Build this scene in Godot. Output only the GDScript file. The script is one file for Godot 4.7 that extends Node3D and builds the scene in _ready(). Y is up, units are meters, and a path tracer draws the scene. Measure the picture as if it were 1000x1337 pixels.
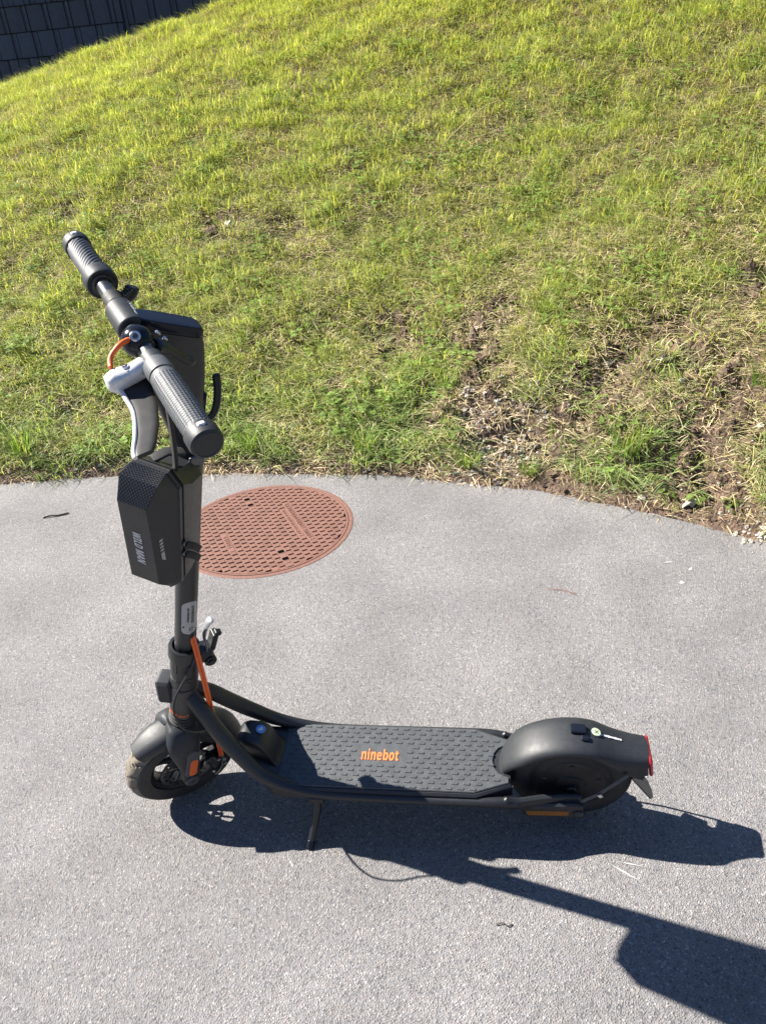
extends Node3D
# An electric kick scooter parked on an asphalt path below a grassy bank.

const LEAN := 0.1257
const STEER := 0.645
const RAKE := 0.2704
const HEAD_X := 0.0057
const WB := 0.8544

var M := {}
var used := {}
var TF: Transform3D      # steered front end, inside the scooter
var TS: Transform3D      # the leaning scooter
var TB: Transform3D      # the bag, turned on the stem, inside the scooter's frame
var rng := RandomNumberGenerator.new()

# ------------------------------------------------------------------ mesh helper
class MB:
	var v := PackedVector3Array()
	var uv := PackedVector2Array()
	var col := PackedColorArray()
	var tint := Color(1, 1, 1)
	var angle := 40.0

	func tri(a: Vector3, b: Vector3, c: Vector3, ua := Vector2.ZERO, ub := Vector2.ZERO, uc := Vector2.ZERO) -> void:
		v.append(a); v.append(b); v.append(c)
		uv.append(ua); uv.append(ub); uv.append(uc)
		col.append(tint); col.append(tint); col.append(tint)

	func quad(a: Vector3, b: Vector3, c: Vector3, d: Vector3) -> void:
		tri(a, b, c)
		tri(a, c, d)

	# turn the triangles added since "from" so that they face outwards (clockwise)
	func close(from: int) -> void:
		var mid := Vector3.ZERO
		for i in range(from, v.size()):
			mid += v[i]
		mid /= maxf(1.0, v.size() - from)
		var vol := 0.0
		for i in range(from, v.size(), 3):
			vol += (v[i] - mid).dot((v[i + 1] - mid).cross(v[i + 2] - mid))
		if vol > 0.0:
			for i in range(from, v.size(), 3):
				var t := v[i + 1]
				v[i + 1] = v[i + 2]
				v[i + 2] = t
				var u := uv[i + 1]
				uv[i + 1] = uv[i + 2]
				uv[i + 2] = u

	func cap(l: PackedVector3Array) -> void:
		var m := Vector3.ZERO
		for p in l:
			m += p
		m /= l.size()
		for i in l.size():
			tri(m, l[i], l[(i + 1) % l.size()])

	func loft(loops: Array, cap0 := true, cap1 := true, wrap := false) -> void:
		var from := v.size()
		var n: int = loops[0].size()
		var k := loops.size()
		for j in (k if wrap else k - 1):
			var a: PackedVector3Array = loops[j]
			var b: PackedVector3Array = loops[(j + 1) % k]
			for i in n:
				var i2 := (i + 1) % n
				tri(a[i], b[i], b[i2], Vector2(float(i) / n, j), Vector2(float(i) / n, j + 1), Vector2((i + 1.0) / n, j + 1))
				tri(a[i], b[i2], a[i2], Vector2(float(i) / n, j), Vector2((i + 1.0) / n, j + 1), Vector2((i + 1.0) / n, j))
		if not wrap:
			if cap0:
				cap(loops[0])
			var c0 := v.size()
			if cap1:
				cap(loops[k - 1])
				for i in range(c0, v.size(), 3):
					var t := v[i + 1]
					v[i + 1] = v[i + 2]
					v[i + 2] = t
		close(from)

	static func ring(c: Vector3, ux: Vector3, uy: Vector3, n := 20, e := 1.0) -> PackedVector3Array:
		var out := PackedVector3Array()
		for i in n:
			var a := TAU * i / n
			var x := cos(a)
			var y := sin(a)
			out.append(c + ux * (signf(x) * pow(absf(x), e)) + uy * (signf(y) * pow(absf(y), e)))
		return out

	# a tube along points; rad = one radius or one for each point; flat squeezes it along the second axis
	func tube(p: PackedVector3Array, rad: Variant, n := 10, flat := 1.0, up := Vector3.UP, e := 1.0) -> void:
		var loops := []
		var u := up
		for i in p.size():
			var t := (p[mini(i + 1, p.size() - 1)] - p[maxi(i - 1, 0)]).normalized()
			if absf(t.dot(u)) > 0.98:
				u = Vector3(0.3, 0.2, 0.93)
			var side := t.cross(u).normalized()
			u = side.cross(t).normalized()
			var r: float = rad if rad is float else rad[i]
			if i == 0:
				loops.append(ring(p[i] - t * r * 0.12, side * r * 0.8, u * r * 0.8 * flat, n, e))
				loops.append(ring(p[i] + t * r * 0.1, side * r, u * r * flat, n, e))
			elif i == p.size() - 1:
				loops.append(ring(p[i] - t * r * 0.1, side * r, u * r * flat, n, e))
				loops.append(ring(p[i] + t * r * 0.12, side * r * 0.8, u * r * 0.8 * flat, n, e))
			else:
				loops.append(ring(p[i], side * r, u * r * flat, n, e))
		loft(loops)

	# profile of (radius, height) turned round the y axis of xf
	func lathe(prof: Array, n: int, xf: Transform3D, wrap := false) -> void:
		var loops := []
		for q in prof:
			var l := PackedVector3Array()
			for i in n:
				var a := TAU * i / n
				l.append(xf * Vector3(cos(a) * q.x, q.y, sin(a) * q.x))
			loops.append(l)
		loft(loops, not wrap, not wrap, wrap)

	func cyl(r: float, h: float, n: int, xf: Transform3D, bev := 0.0015) -> void:
		lathe([Vector2(r - bev, -h / 2), Vector2(r, -h / 2 + bev), Vector2(r, h / 2 - bev), Vector2(r - bev, h / 2)], n, xf)

	func rrect(w: float, h: float, r: float, seg := 3) -> PackedVector2Array:
		var out := PackedVector2Array()
		for q in [[1, 1, 0], [-1, 1, 1], [-1, -1, 2], [1, -1, 3]]:
			for i in seg + 1:
				var a: float = PI / 2 * (q[2] + float(i) / seg)
				out.append(Vector2(q[0] * (w / 2 - r) + cos(a) * r, q[1] * (h / 2 - r) + sin(a) * r))
		return out

	# a box w (x), h (y), d (z) with rounded upright corners r and bevel b
	func box(s: Vector3, xf: Transform3D, r := 0.003, b := 0.0015, seg := 3) -> void:
		prism(rrect(s.x, s.y, r, seg), -s.z / 2, s.z / 2, b, xf)

	static func inset(p: PackedVector2Array, d: float) -> PackedVector2Array:
		var n := p.size()
		var area := 0.0
		for i in n:
			area += p[i].cross(p[(i + 1) % n])
		var sg := signf(area)
		var out := PackedVector2Array()
		for i in n:
			var e0 := (p[i] - p[(i + n - 1) % n]).normalized()
			var e1 := (p[(i + 1) % n] - p[i]).normalized()
			var n0 := Vector2(-e0.y, e0.x) * sg
			var n1 := Vector2(-e1.y, e1.x) * sg
			var m := n0 + n1
			var l := m.length_squared()
			m = m * (2.0 / maxf(l, 0.6))
			out.append(p[i] + m * d)
		return out

	# polygon in x,y pushed along z from z0 to z1
	func prism(p: PackedVector2Array, z0: float, z1: float, b: float, xf: Transform3D) -> void:
		var from := v.size()
		var q := inset(p, b)
		var lv := [[q, z0], [p, z0 + b], [p, z1 - b], [q, z1]]
		if b <= 0.0:
			lv = [[p, z0], [p, z1]]
		var n := p.size()
		for j in lv.size() - 1:
			for i in n:
				var i2 := (i + 1) % n
				var a0: Vector2 = lv[j][0][i]
				var a1: Vector2 = lv[j][0][i2]
				var b0: Vector2 = lv[j + 1][0][i]
				var b1: Vector2 = lv[j + 1][0][i2]
				var za: float = lv[j][1]
				var zb: float = lv[j + 1][1]
				quad(xf * Vector3(a0.x, a0.y, za), xf * Vector3(b0.x, b0.y, zb), xf * Vector3(b1.x, b1.y, zb), xf * Vector3(a1.x, a1.y, za))
		var idx := Geometry2D.triangulate_polygon(q)
		var area := 0.0
		for i in n:
			area += q[i].cross(q[(i + 1) % n])
		for i in range(0, idx.size(), 3):
			var a := q[idx[i]]
			var c := q[idx[i + 1]]
			var d := q[idx[i + 2]]
			if (c - a).cross(d - a) * area < 0.0:
				var t := c
				c = d
				d = t
			tri(xf * Vector3(a.x, a.y, z1), xf * Vector3(d.x, d.y, z1), xf * Vector3(c.x, c.y, z1))
			tri(xf * Vector3(a.x, a.y, z0), xf * Vector3(c.x, c.y, z0), xf * Vector3(d.x, d.y, z0))
		close(from)

	# lettering: x along the line, y up, bent by a callable from Vector3 to Vector3
	func text(s: String, font: Font, high: float, deep: float, bend: Callable, wide := 1.0, slant := 0.0) -> void:
		var t := TextMesh.new()
		t.text = s
		t.font = font
		t.font_size = 40
		t.pixel_size = 0.01
		t.depth = 0.1
		t.curve_step = 1.0
		var a: Array = t.surface_get_arrays(0)
		var p: PackedVector3Array = a[Mesh.ARRAY_VERTEX]
		var ix = a[Mesh.ARRAY_INDEX]
		var lo := Vector3.INF
		var hi := -Vector3.INF
		for q in p:
			lo = lo.min(q)
			hi = hi.max(q)
		var k := high / (hi.y - lo.y)
		var mid := (lo + hi) / 2
		var n: int = ix.size() if ix != null else p.size()
		for i in range(0, n, 3):
			var w := []
			for j in 3:
				var q: Vector3 = p[ix[i + j] if ix != null else i + j]
				var y := (q.y - mid.y) * k
				w.append(bend.call(Vector3((q.x - mid.x) * k * wide + y * slant, y, 0.0 if q.z < 0 else deep)))
			tri(w[0], w[1], w[2])

	func add(o: MB, xf := Transform3D()) -> void:
		for p in o.v:
			v.append(xf * p)
		uv.append_array(o.uv)
		col.append_array(o.col)

	func mesh(colours := false) -> ArrayMesh:
		var fn := PackedVector3Array()
		var near := {}
		for i in range(0, v.size(), 3):
			var nn := (v[i + 2] - v[i]).cross(v[i + 1] - v[i])
			fn.append(nn)
			for j in 3:
				var key := Vector3i((v[i + j] * 50000.0).round())
				if near.has(key):
					near[key].append(i / 3)
				else:
					near[key] = PackedInt32Array([i / 3])
		var nor := PackedVector3Array()
		nor.resize(v.size())
		var lim := cos(deg_to_rad(angle))
		for i in v.size():
			var f := fn[i / 3]
			var fu := f.normalized()
			var s := Vector3.ZERO
			for j in near[Vector3i((v[i] * 50000.0).round())]:
				if fn[j].normalized().dot(fu) > lim:
					s += fn[j]
			s = s.normalized()
			nor[i] = s if s.length_squared() > 0.5 else Vector3.UP
		var a := []
		a.resize(Mesh.ARRAY_MAX)
		a[Mesh.ARRAY_VERTEX] = v
		a[Mesh.ARRAY_NORMAL] = nor
		a[Mesh.ARRAY_TEX_UV] = uv
		if colours:
			a[Mesh.ARRAY_COLOR] = col
		var m := ArrayMesh.new()
		m.add_surface_from_arrays(Mesh.PRIMITIVE_TRIANGLES, a)
		return m

# ------------------------------------------------------------------ small helpers
func at(x: float, y: float, z: float, b := Basis()) -> Transform3D:
	return Transform3D(b, Vector3(x, y, z))

func rx(a: float) -> Basis: return Basis(Vector3.RIGHT, deg_to_rad(a))
func ry(a: float) -> Basis: return Basis(Vector3.UP, deg_to_rad(a))
func rz(a: float) -> Basis: return Basis(Vector3.BACK, deg_to_rad(a))

func v3(a: Array) -> PackedVector3Array:
	var out := PackedVector3Array()
	for i in range(0, a.size(), 3):
		out.append(Vector3(a[i], a[i + 1], a[i + 2]))
	return out

func spline(p: PackedVector3Array, sub := 6) -> PackedVector3Array:
	var out := PackedVector3Array()
	var n := p.size()
	for i in n - 1:
		for k in sub:
			out.append(p[i].cubic_interpolate(p[i + 1], p[maxi(i - 1, 0)], p[mini(i + 2, n - 1)], float(k) / sub))
	out.append(p[n - 1])
	return out

func poly(a: Array) -> PackedVector2Array:
	var out := PackedVector2Array()
	for i in range(0, a.size(), 2):
		out.append(Vector2(a[i], a[i + 1]))
	return out

func thing(called: String, label: String, category: String, xf := Transform3D(), group := "") -> Node3D:
	var o := Node3D.new()
	o.name = numbered(called)
	o.transform = xf
	tag(o, label, category, group)
	add_child(o, true)
	return o

func tag(o: Node, label: String, category: String, group := "") -> void:
	o.set_meta("label", label)
	o.set_meta("category", category)
	if group:
		o.set_meta("group", group)

func numbered(called: String) -> String:
	used[called] = used.get(called, -1) + 1
	return called if used[called] == 0 else "%s_%03d" % [called, used[called]]

func part(called: String, what: Variant, m: Material, parent: Node3D, xf := Transform3D(), label := "") -> MeshInstance3D:
	var o := MeshInstance3D.new()
	o.mesh = what.mesh() if what is MB else what
	o.material_override = m
	o.transform = xf
	var k := 0
	var nm := called
	while parent.has_node(nm):
		k += 1
		nm = "%s_%03d" % [called, k]
	o.name = nm
	if label:
		o.set_meta("label", label)
	parent.add_child(o, true)
	return o

func holder(called: String, parent: Node3D, xf := Transform3D()) -> Node3D:
	var o := Node3D.new()
	var k := 0
	var nm := called
	while parent.has_node(nm):
		k += 1
		nm = "%s_%03d" % [called, k]
	o.name = nm
	o.transform = xf
	parent.add_child(o, true)
	return o

func lin(r: float, g: float, b: float) -> Color:
	return Color(r, g, b).linear_to_srgb()

func mat(c: Color, rough := 0.5, metal := 0.0) -> StandardMaterial3D:
	var m := StandardMaterial3D.new()
	m.albedo_color = c
	m.roughness = rough
	m.metallic = metal
	return m

func noise_tex(freq: float, seed_: int, lo: float, hi: float, normal := false, size := 512, oct := 4) -> NoiseTexture2D:
	var n := FastNoiseLite.new()
	n.noise_type = FastNoiseLite.TYPE_SIMPLEX_SMOOTH
	n.frequency = freq
	n.seed = seed_
	n.fractal_octaves = oct
	var t := NoiseTexture2D.new()
	t.width = size
	t.height = size
	t.seamless = true
	t.noise = n
	if normal:
		t.as_normal_map = true
		t.bump_strength = 2.0
	else:
		var g := Gradient.new()
		g.set_color(0, Color(lo, lo, lo))
		g.set_color(1, Color(hi, hi, hi))
		t.color_ramp = g
	return t

# dusty, slightly uneven plastic or rubber
func worn(c: Color, rough: float, metal := 0.0, scale := 6.0, grain := 0.0) -> StandardMaterial3D:
	var m := mat(c, rough, metal)
	m.albedo_texture = M.dust
	m.roughness_texture = M.rough
	m.roughness_texture_channel = BaseMaterial3D.TEXTURE_CHANNEL_RED
	m.uv1_triplanar = true
	m.uv1_scale = Vector3(scale, scale, scale)
	if grain > 0.0:
		m.normal_enabled = true
		m.normal_texture = M.grain
		m.normal_scale = grain
	return m

func font(bold := true) -> Font:
	var f := SystemFont.new()
	f.font_names = PackedStringArray(["Droid Sans"])
	f.font_weight = 700 if bold else 400
	return f

# ------------------------------------------------------------------ everything
func _ready() -> void:
	rng.seed = 7
	var cam := Camera3D.new()
	cam.name = "camera"
	cam.transform = Transform3D(Basis(Vector3.UP, 0.1627) * Basis(Vector3.RIGHT, -0.521) * Basis(Vector3.BACK, -0.0904), Vector3(0.6982, 1.4235, 1.1592))
	cam.fov = 67.56
	cam.near = 0.05
	cam.far = 600.0
	cam.current = true
	add_child(cam)
	var sky_mat := ProceduralSkyMaterial.new()
	sky_mat.sky_top_color = Color(0.32, 0.43, 0.62)
	sky_mat.sky_horizon_color = Color(0.64, 0.71, 0.80)
	sky_mat.sky_curve = 0.12
	sky_mat.ground_bottom_color = Color(0.20, 0.20, 0.16)
	sky_mat.ground_horizon_color = Color(0.42, 0.46, 0.46)
	sky_mat.energy_multiplier = 0.44
	var sky := Sky.new()
	sky.sky_material = sky_mat
	var env := Environment.new()
	env.background_mode = Environment.BG_SKY
	env.sky = sky
	env.tonemap_mode = Environment.TONE_MAPPER_LINEAR
	env.tonemap_exposure = 3.1
	env.sdfgi_enabled = true
	env.ssao_enabled = true
	env.ssil_enabled = true
	var we := WorldEnvironment.new()
	we.name = "world_environment"
	we.environment = env
	add_child(we)
	var sun := DirectionalLight3D.new()
	sun.name = "sun"
	var to_sun := Vector3(-1.08, 1.0, -0.225)
	sun.transform = Transform3D(Basis.looking_at(-to_sun, Vector3.UP), Vector3(-11, 10, -3))
	sun.light_energy = 1.6
	sun.light_color = Color(1.0, 0.975, 0.935)
	sun.light_angular_distance = 0.53
	sun.shadow_enabled = true
	add_child(sun)

	TS = Transform3D(Basis(Vector3.RIGHT, LEAN), Vector3.ZERO)
	var k := Vector3(sin(RAKE), cos(RAKE), 0)
	var turned := Basis(k, STEER) * Basis(Vector3(cos(RAKE), -sin(RAKE), 0), k, Vector3.BACK)
	TF = Transform3D(turned, Vector3(HEAD_X, 0.127, 0))
	TB = TF * Transform3D(Basis(Vector3.UP, deg_to_rad(41.08)), Vector3.ZERO)

	build_materials()
	build_ground()
	build_fence()
	build_manhole()
	build_scooter()
	build_bag()
	build_plants()
	build_litter()

func build_materials() -> void:
	M.dust = noise_tex(0.02, 3, 0.80, 1.0)
	M.rough = noise_tex(0.015, 5, 0.78, 1.0)
	M.grain = noise_tex(0.22, 9, 0, 0, true, 256, 2)
	M.black = worn(lin(0.015, 0.017, 0.020), 0.45)
	M.satin = worn(lin(0.022, 0.025, 0.030), 0.60, 0.0, 8.0, 0.12)
	M.frame = worn(lin(0.019, 0.021, 0.025), 0.50, 0.0, 7.0, 0.15)
	M.gloss = mat(lin(0.008, 0.011, 0.018), 0.2)
	M.gloss.metallic_specular = 0.35
	M.deep = worn(lin(0.012, 0.012, 0.013), 0.6)
	M.rubber = worn(lin(0.028, 0.028, 0.028), 0.72, 0.0, 9.0, 0.3)
	M.grip = worn(lin(0.095, 0.102, 0.112), 0.62, 0.0, 12.0)
	M.mat = worn(lin(0.070, 0.076, 0.081), 0.55, 0.0, 5.0, 0.25)
	M.dusty = worn(lin(0.21, 0.19, 0.155), 0.9, 0.0, 14.0, 0.5)
	M.steel = mat(lin(0.55, 0.56, 0.58), 0.3, 1.0)
	M.dark_steel = worn(lin(0.16, 0.165, 0.17), 0.34, 0.9, 10.0)
	M.silver = worn(lin(0.80, 0.80, 0.80), 0.45, 0.25, 10.0)  # pale silver; on the brake lever it paints sun glare
	M.lever = worn(lin(0.40, 0.41, 0.44), 0.38, 0.55, 10.0)
	M.orange = mat(lin(0.74, 0.125, 0.020), 0.42)
	M.orange_text = mat(lin(0.78, 0.185, 0.045), 0.5)
	M.amber = mat(lin(0.32, 0.12, 0.02), 0.25)
	M.red = mat(lin(0.34, 0.010, 0.020), 0.18)
	M.white = mat(lin(0.62, 0.62, 0.62), 0.5)
	M.plate = worn(lin(0.48, 0.48, 0.47), 0.40, 0.3, 20.0)
	M.ink = mat(lin(0.02, 0.02, 0.02), 0.6)
	M.blue = mat(lin(0.10, 0.26, 0.55), 0.3)
	M.bag = worn(lin(0.020, 0.022, 0.026), 0.50, 0.0, 9.0, 0.5)
	M.weave = worn(lin(0.024, 0.026, 0.031), 0.34, 0.0, 9.0)
	M.strap = worn(lin(0.016, 0.016, 0.018), 0.85, 0.0, 14.0, 0.6)
	M.void = mat(lin(0.004, 0.003, 0.003), 0.95)  # near-black for the painted dark inside the lifting holes
	M.void.specular_mode = BaseMaterial3D.SPECULAR_DISABLED
	M.dusty_tyre = worn(lin(0.20, 0.175, 0.135), 0.92, 0.0, 10.0, 0.4)
	M.twig = mat(lin(0.035, 0.026, 0.022), 0.9)
	M.needle = mat(lin(0.22, 0.085, 0.04), 0.8)
	M.straw = mat(lin(0.46, 0.36, 0.18), 0.8)
	M.chalk = mat(lin(0.36, 0.355, 0.345), 0.95)
	M.plate_grey = worn(lin(0.075, 0.078, 0.082), 0.5)

# ------------------------------------------------------------------ the ground
const EDGE := [Vector2(-30, 0.5), Vector2(-12, -1.0), Vector2(-8, -1.2), Vector2(-4, -1.42), Vector2(-1.42, -1.56), Vector2(-1.09, -1.605), Vector2(-0.4, -1.63), Vector2(0.26, -1.59), Vector2(0.87, -1.44), Vector2(1.256, -1.264), Vector2(1.58, -1.07), Vector2(2.2, -0.55), Vector2(3.2, 0.5), Vector2(5, 3), Vector2(8, 8), Vector2(30, 45)]
const BARE := [[0.73, -1.66, 0.12], [0.696, -1.768, 0.15], [0.633, -2.085, 0.12], [0.66, -1.93, 0.12], [0.871, -1.555, 0.15], [1.17, -1.739, 0.17], [1.371, -1.792, 0.16], [1.541, -1.517, 0.16], [1.42, -1.42, 0.16], [1.474, -1.247, 0.12], [0.442, -1.813, 0.08], [-0.726, -3.069, 0.15], [0.289, -2.195, 0.12], [0.765, -2.13, 0.10], [-1.723, -3.338, 0.11], [1.03, -1.66, 0.12], [0.0, -2.0, 0.06], [-1.25, -1.95, 0.07], [1.7, -1.9, 0.10], [-0.32, -2.95, 0.09], [1.9, -2.4, 0.08]]
var n_lump := FastNoiseLite.new()
var n_fine := FastNoiseLite.new()
var n_patch := FastNoiseLite.new()

func edge_z(x: float) -> float:
	for i in EDGE.size() - 1:
		if x <= EDGE[i + 1].x:
			return lerpf(EDGE[i].y, EDGE[i + 1].y, (x - EDGE[i].x) / (EDGE[i + 1].x - EDGE[i].x))
	return EDGE[EDGE.size() - 1].y

func from_edge(x: float, z: float) -> float:
	var s := (edge_z(x + 0.1) - edge_z(x - 0.1)) / 0.2
	return (edge_z(x) - z) / sqrt(1.0 + s * s)

func bare(x: float, z: float) -> float:
	var b := 0.0
	for e in BARE:
		var d: float = Vector2(x - e[0], (z - e[1]) * 0.9).length() / e[2]
		if d < 1.6:
			b = maxf(b, 1.0 - smoothstep(0.55, 1.35, d + 0.5 * n_patch.get_noise_2d(x * 6.0, z * 6.0)))
	return b

func bank_height(x: float, z: float) -> float:
	var ze := edge_z(x)
	var d := from_edge(x, z)
	if d < -0.3:
		return -0.09
	var hc := clampf(1.55 + 0.195 * (x + 3.46), 0.7, 2.6)
	var t := (ze - z) / maxf(0.5, ze + 5.95)
	var h := 0.0
	if d <= 0.0:
		h = d * 0.3
	elif t <= 1.0:
		h = hc * (1.2 * t - 0.2 * t * t)
	else:
		h = hc - 0.03 * (-5.95 - z)
	var near := smoothstep(0.02, 0.25, d)
	# the foot of the bank is washed out to a steeper face at the right
	h += 0.10 * smoothstep(0.08, 0.30, d) * (1.0 - smoothstep(0.6, 1.5, d)) * smoothstep(0.35, 0.75, x)
	h += near * (0.035 * n_lump.get_noise_2d(x * 1.4, z * 1.4) + 0.016 * n_fine.get_noise_2d(x * 1.5, z * 1.5))
	h += 0.010 * n_fine.get_noise_2d(x * 6.0 + 40.0, z * 6.0) * smoothstep(-0.12, 0.02, d)
	var b := bare(x, z)
	if b > 0.0:
		var lumps := absf(n_lump.get_noise_2d(x * 7.0 + 9.0, z * 7.0))
		h += near * b * (-0.050 + 0.14 * lumps + 0.035 * n_fine.get_noise_2d(x * 5.0, z * 5.0) - 0.055 * smoothstep(0.15, 0.45, n_lump.get_noise_2d(x * 4.0 - 20.0, z * 4.0)))
	return h

var gx := PackedFloat32Array()
var gz := PackedFloat32Array()
var gh := PackedFloat32Array()

func grid_find(a: PackedFloat32Array, x: float) -> int:
	return clampi(a.bsearch(x) - 1, 0, a.size() - 2)

func ground_at(x: float, z: float) -> float:
	var i := grid_find(gx, x)
	var j := grid_find(gz, z)
	var u := clampf((x - gx[i]) / (gx[i + 1] - gx[i]), 0, 1)
	var w := clampf((z - gz[j]) / (gz[j + 1] - gz[j]), 0, 1)
	var n := gx.size()
	return lerpf(lerpf(gh[j * n + i], gh[j * n + i + 1], u), lerpf(gh[(j + 1) * n + i], gh[(j + 1) * n + i + 1], u), w)

func asphalt_textures() -> Array:
	var s := 2048
	var grab := func(freq: float, seed_: int, ret: int) -> PackedByteArray:
		var n := FastNoiseLite.new()
		n.noise_type = FastNoiseLite.TYPE_CELLULAR
		n.frequency = freq
		n.seed = seed_
		n.cellular_return_type = ret
		n.fractal_type = FastNoiseLite.FRACTAL_NONE
		n.cellular_jitter = 1.0
		return n.get_image(s, s).get_data()
	var c1: PackedByteArray = grab.call(0.20, 1, FastNoiseLite.RETURN_CELL_VALUE)
	var d1: PackedByteArray = grab.call(0.20, 1, FastNoiseLite.RETURN_DISTANCE2_SUB)
	var c2: PackedByteArray = grab.call(0.40, 2, FastNoiseLite.RETURN_CELL_VALUE)
	var soft := FastNoiseLite.new()
	soft.frequency = 0.035
	soft.seed = 4
	soft.fractal_octaves = 3
	var lo: PackedByteArray = soft.get_image(s, s).get_data()
	var col := PackedByteArray()
	col.resize(s * s * 3)
	var hi := PackedByteArray()
	hi.resize(s * s)
	for i in s * s:
		var c := c1[i] / 255.0
		var f := c2[i] / 255.0
		var e := minf(1.0, d1[i] / 80.0)
		var v := 0.168 + 0.042 * c + 0.058 * f + 0.055 * (lo[i] / 255.0 - 0.5)
		v *= 0.80 + 0.20 * e
		if c > 0.94:
			v += 0.13 * e
		elif c < 0.05:
			v *= 0.66
		if f > 0.965:
			v += 0.13
		elif f < 0.08:
			v *= 0.66
		var w := pow(v, 0.4545) * 255.0
		var warm := (c - 0.5) * 5.0
		col[i * 3] = clampi(int(w + 1.6 + warm), 0, 255)
		col[i * 3 + 1] = clampi(int(w - 0.8), 0, 255)
		col[i * 3 + 2] = clampi(int(w - 0.8 - warm), 0, 255)
		hi[i] = clampi(int(255.0 * (0.05 + 0.50 * e * (0.3 + 0.7 * c) + 0.25 * f + 0.2 * lo[i] / 255.0)), 0, 255)
	return [ImageTexture.create_from_image(Image.create_from_data(s, s, false, Image.FORMAT_RGB8, col)), ImageTexture.create_from_image(Image.create_from_data(s, s, false, Image.FORMAT_L8, hi))]

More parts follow.
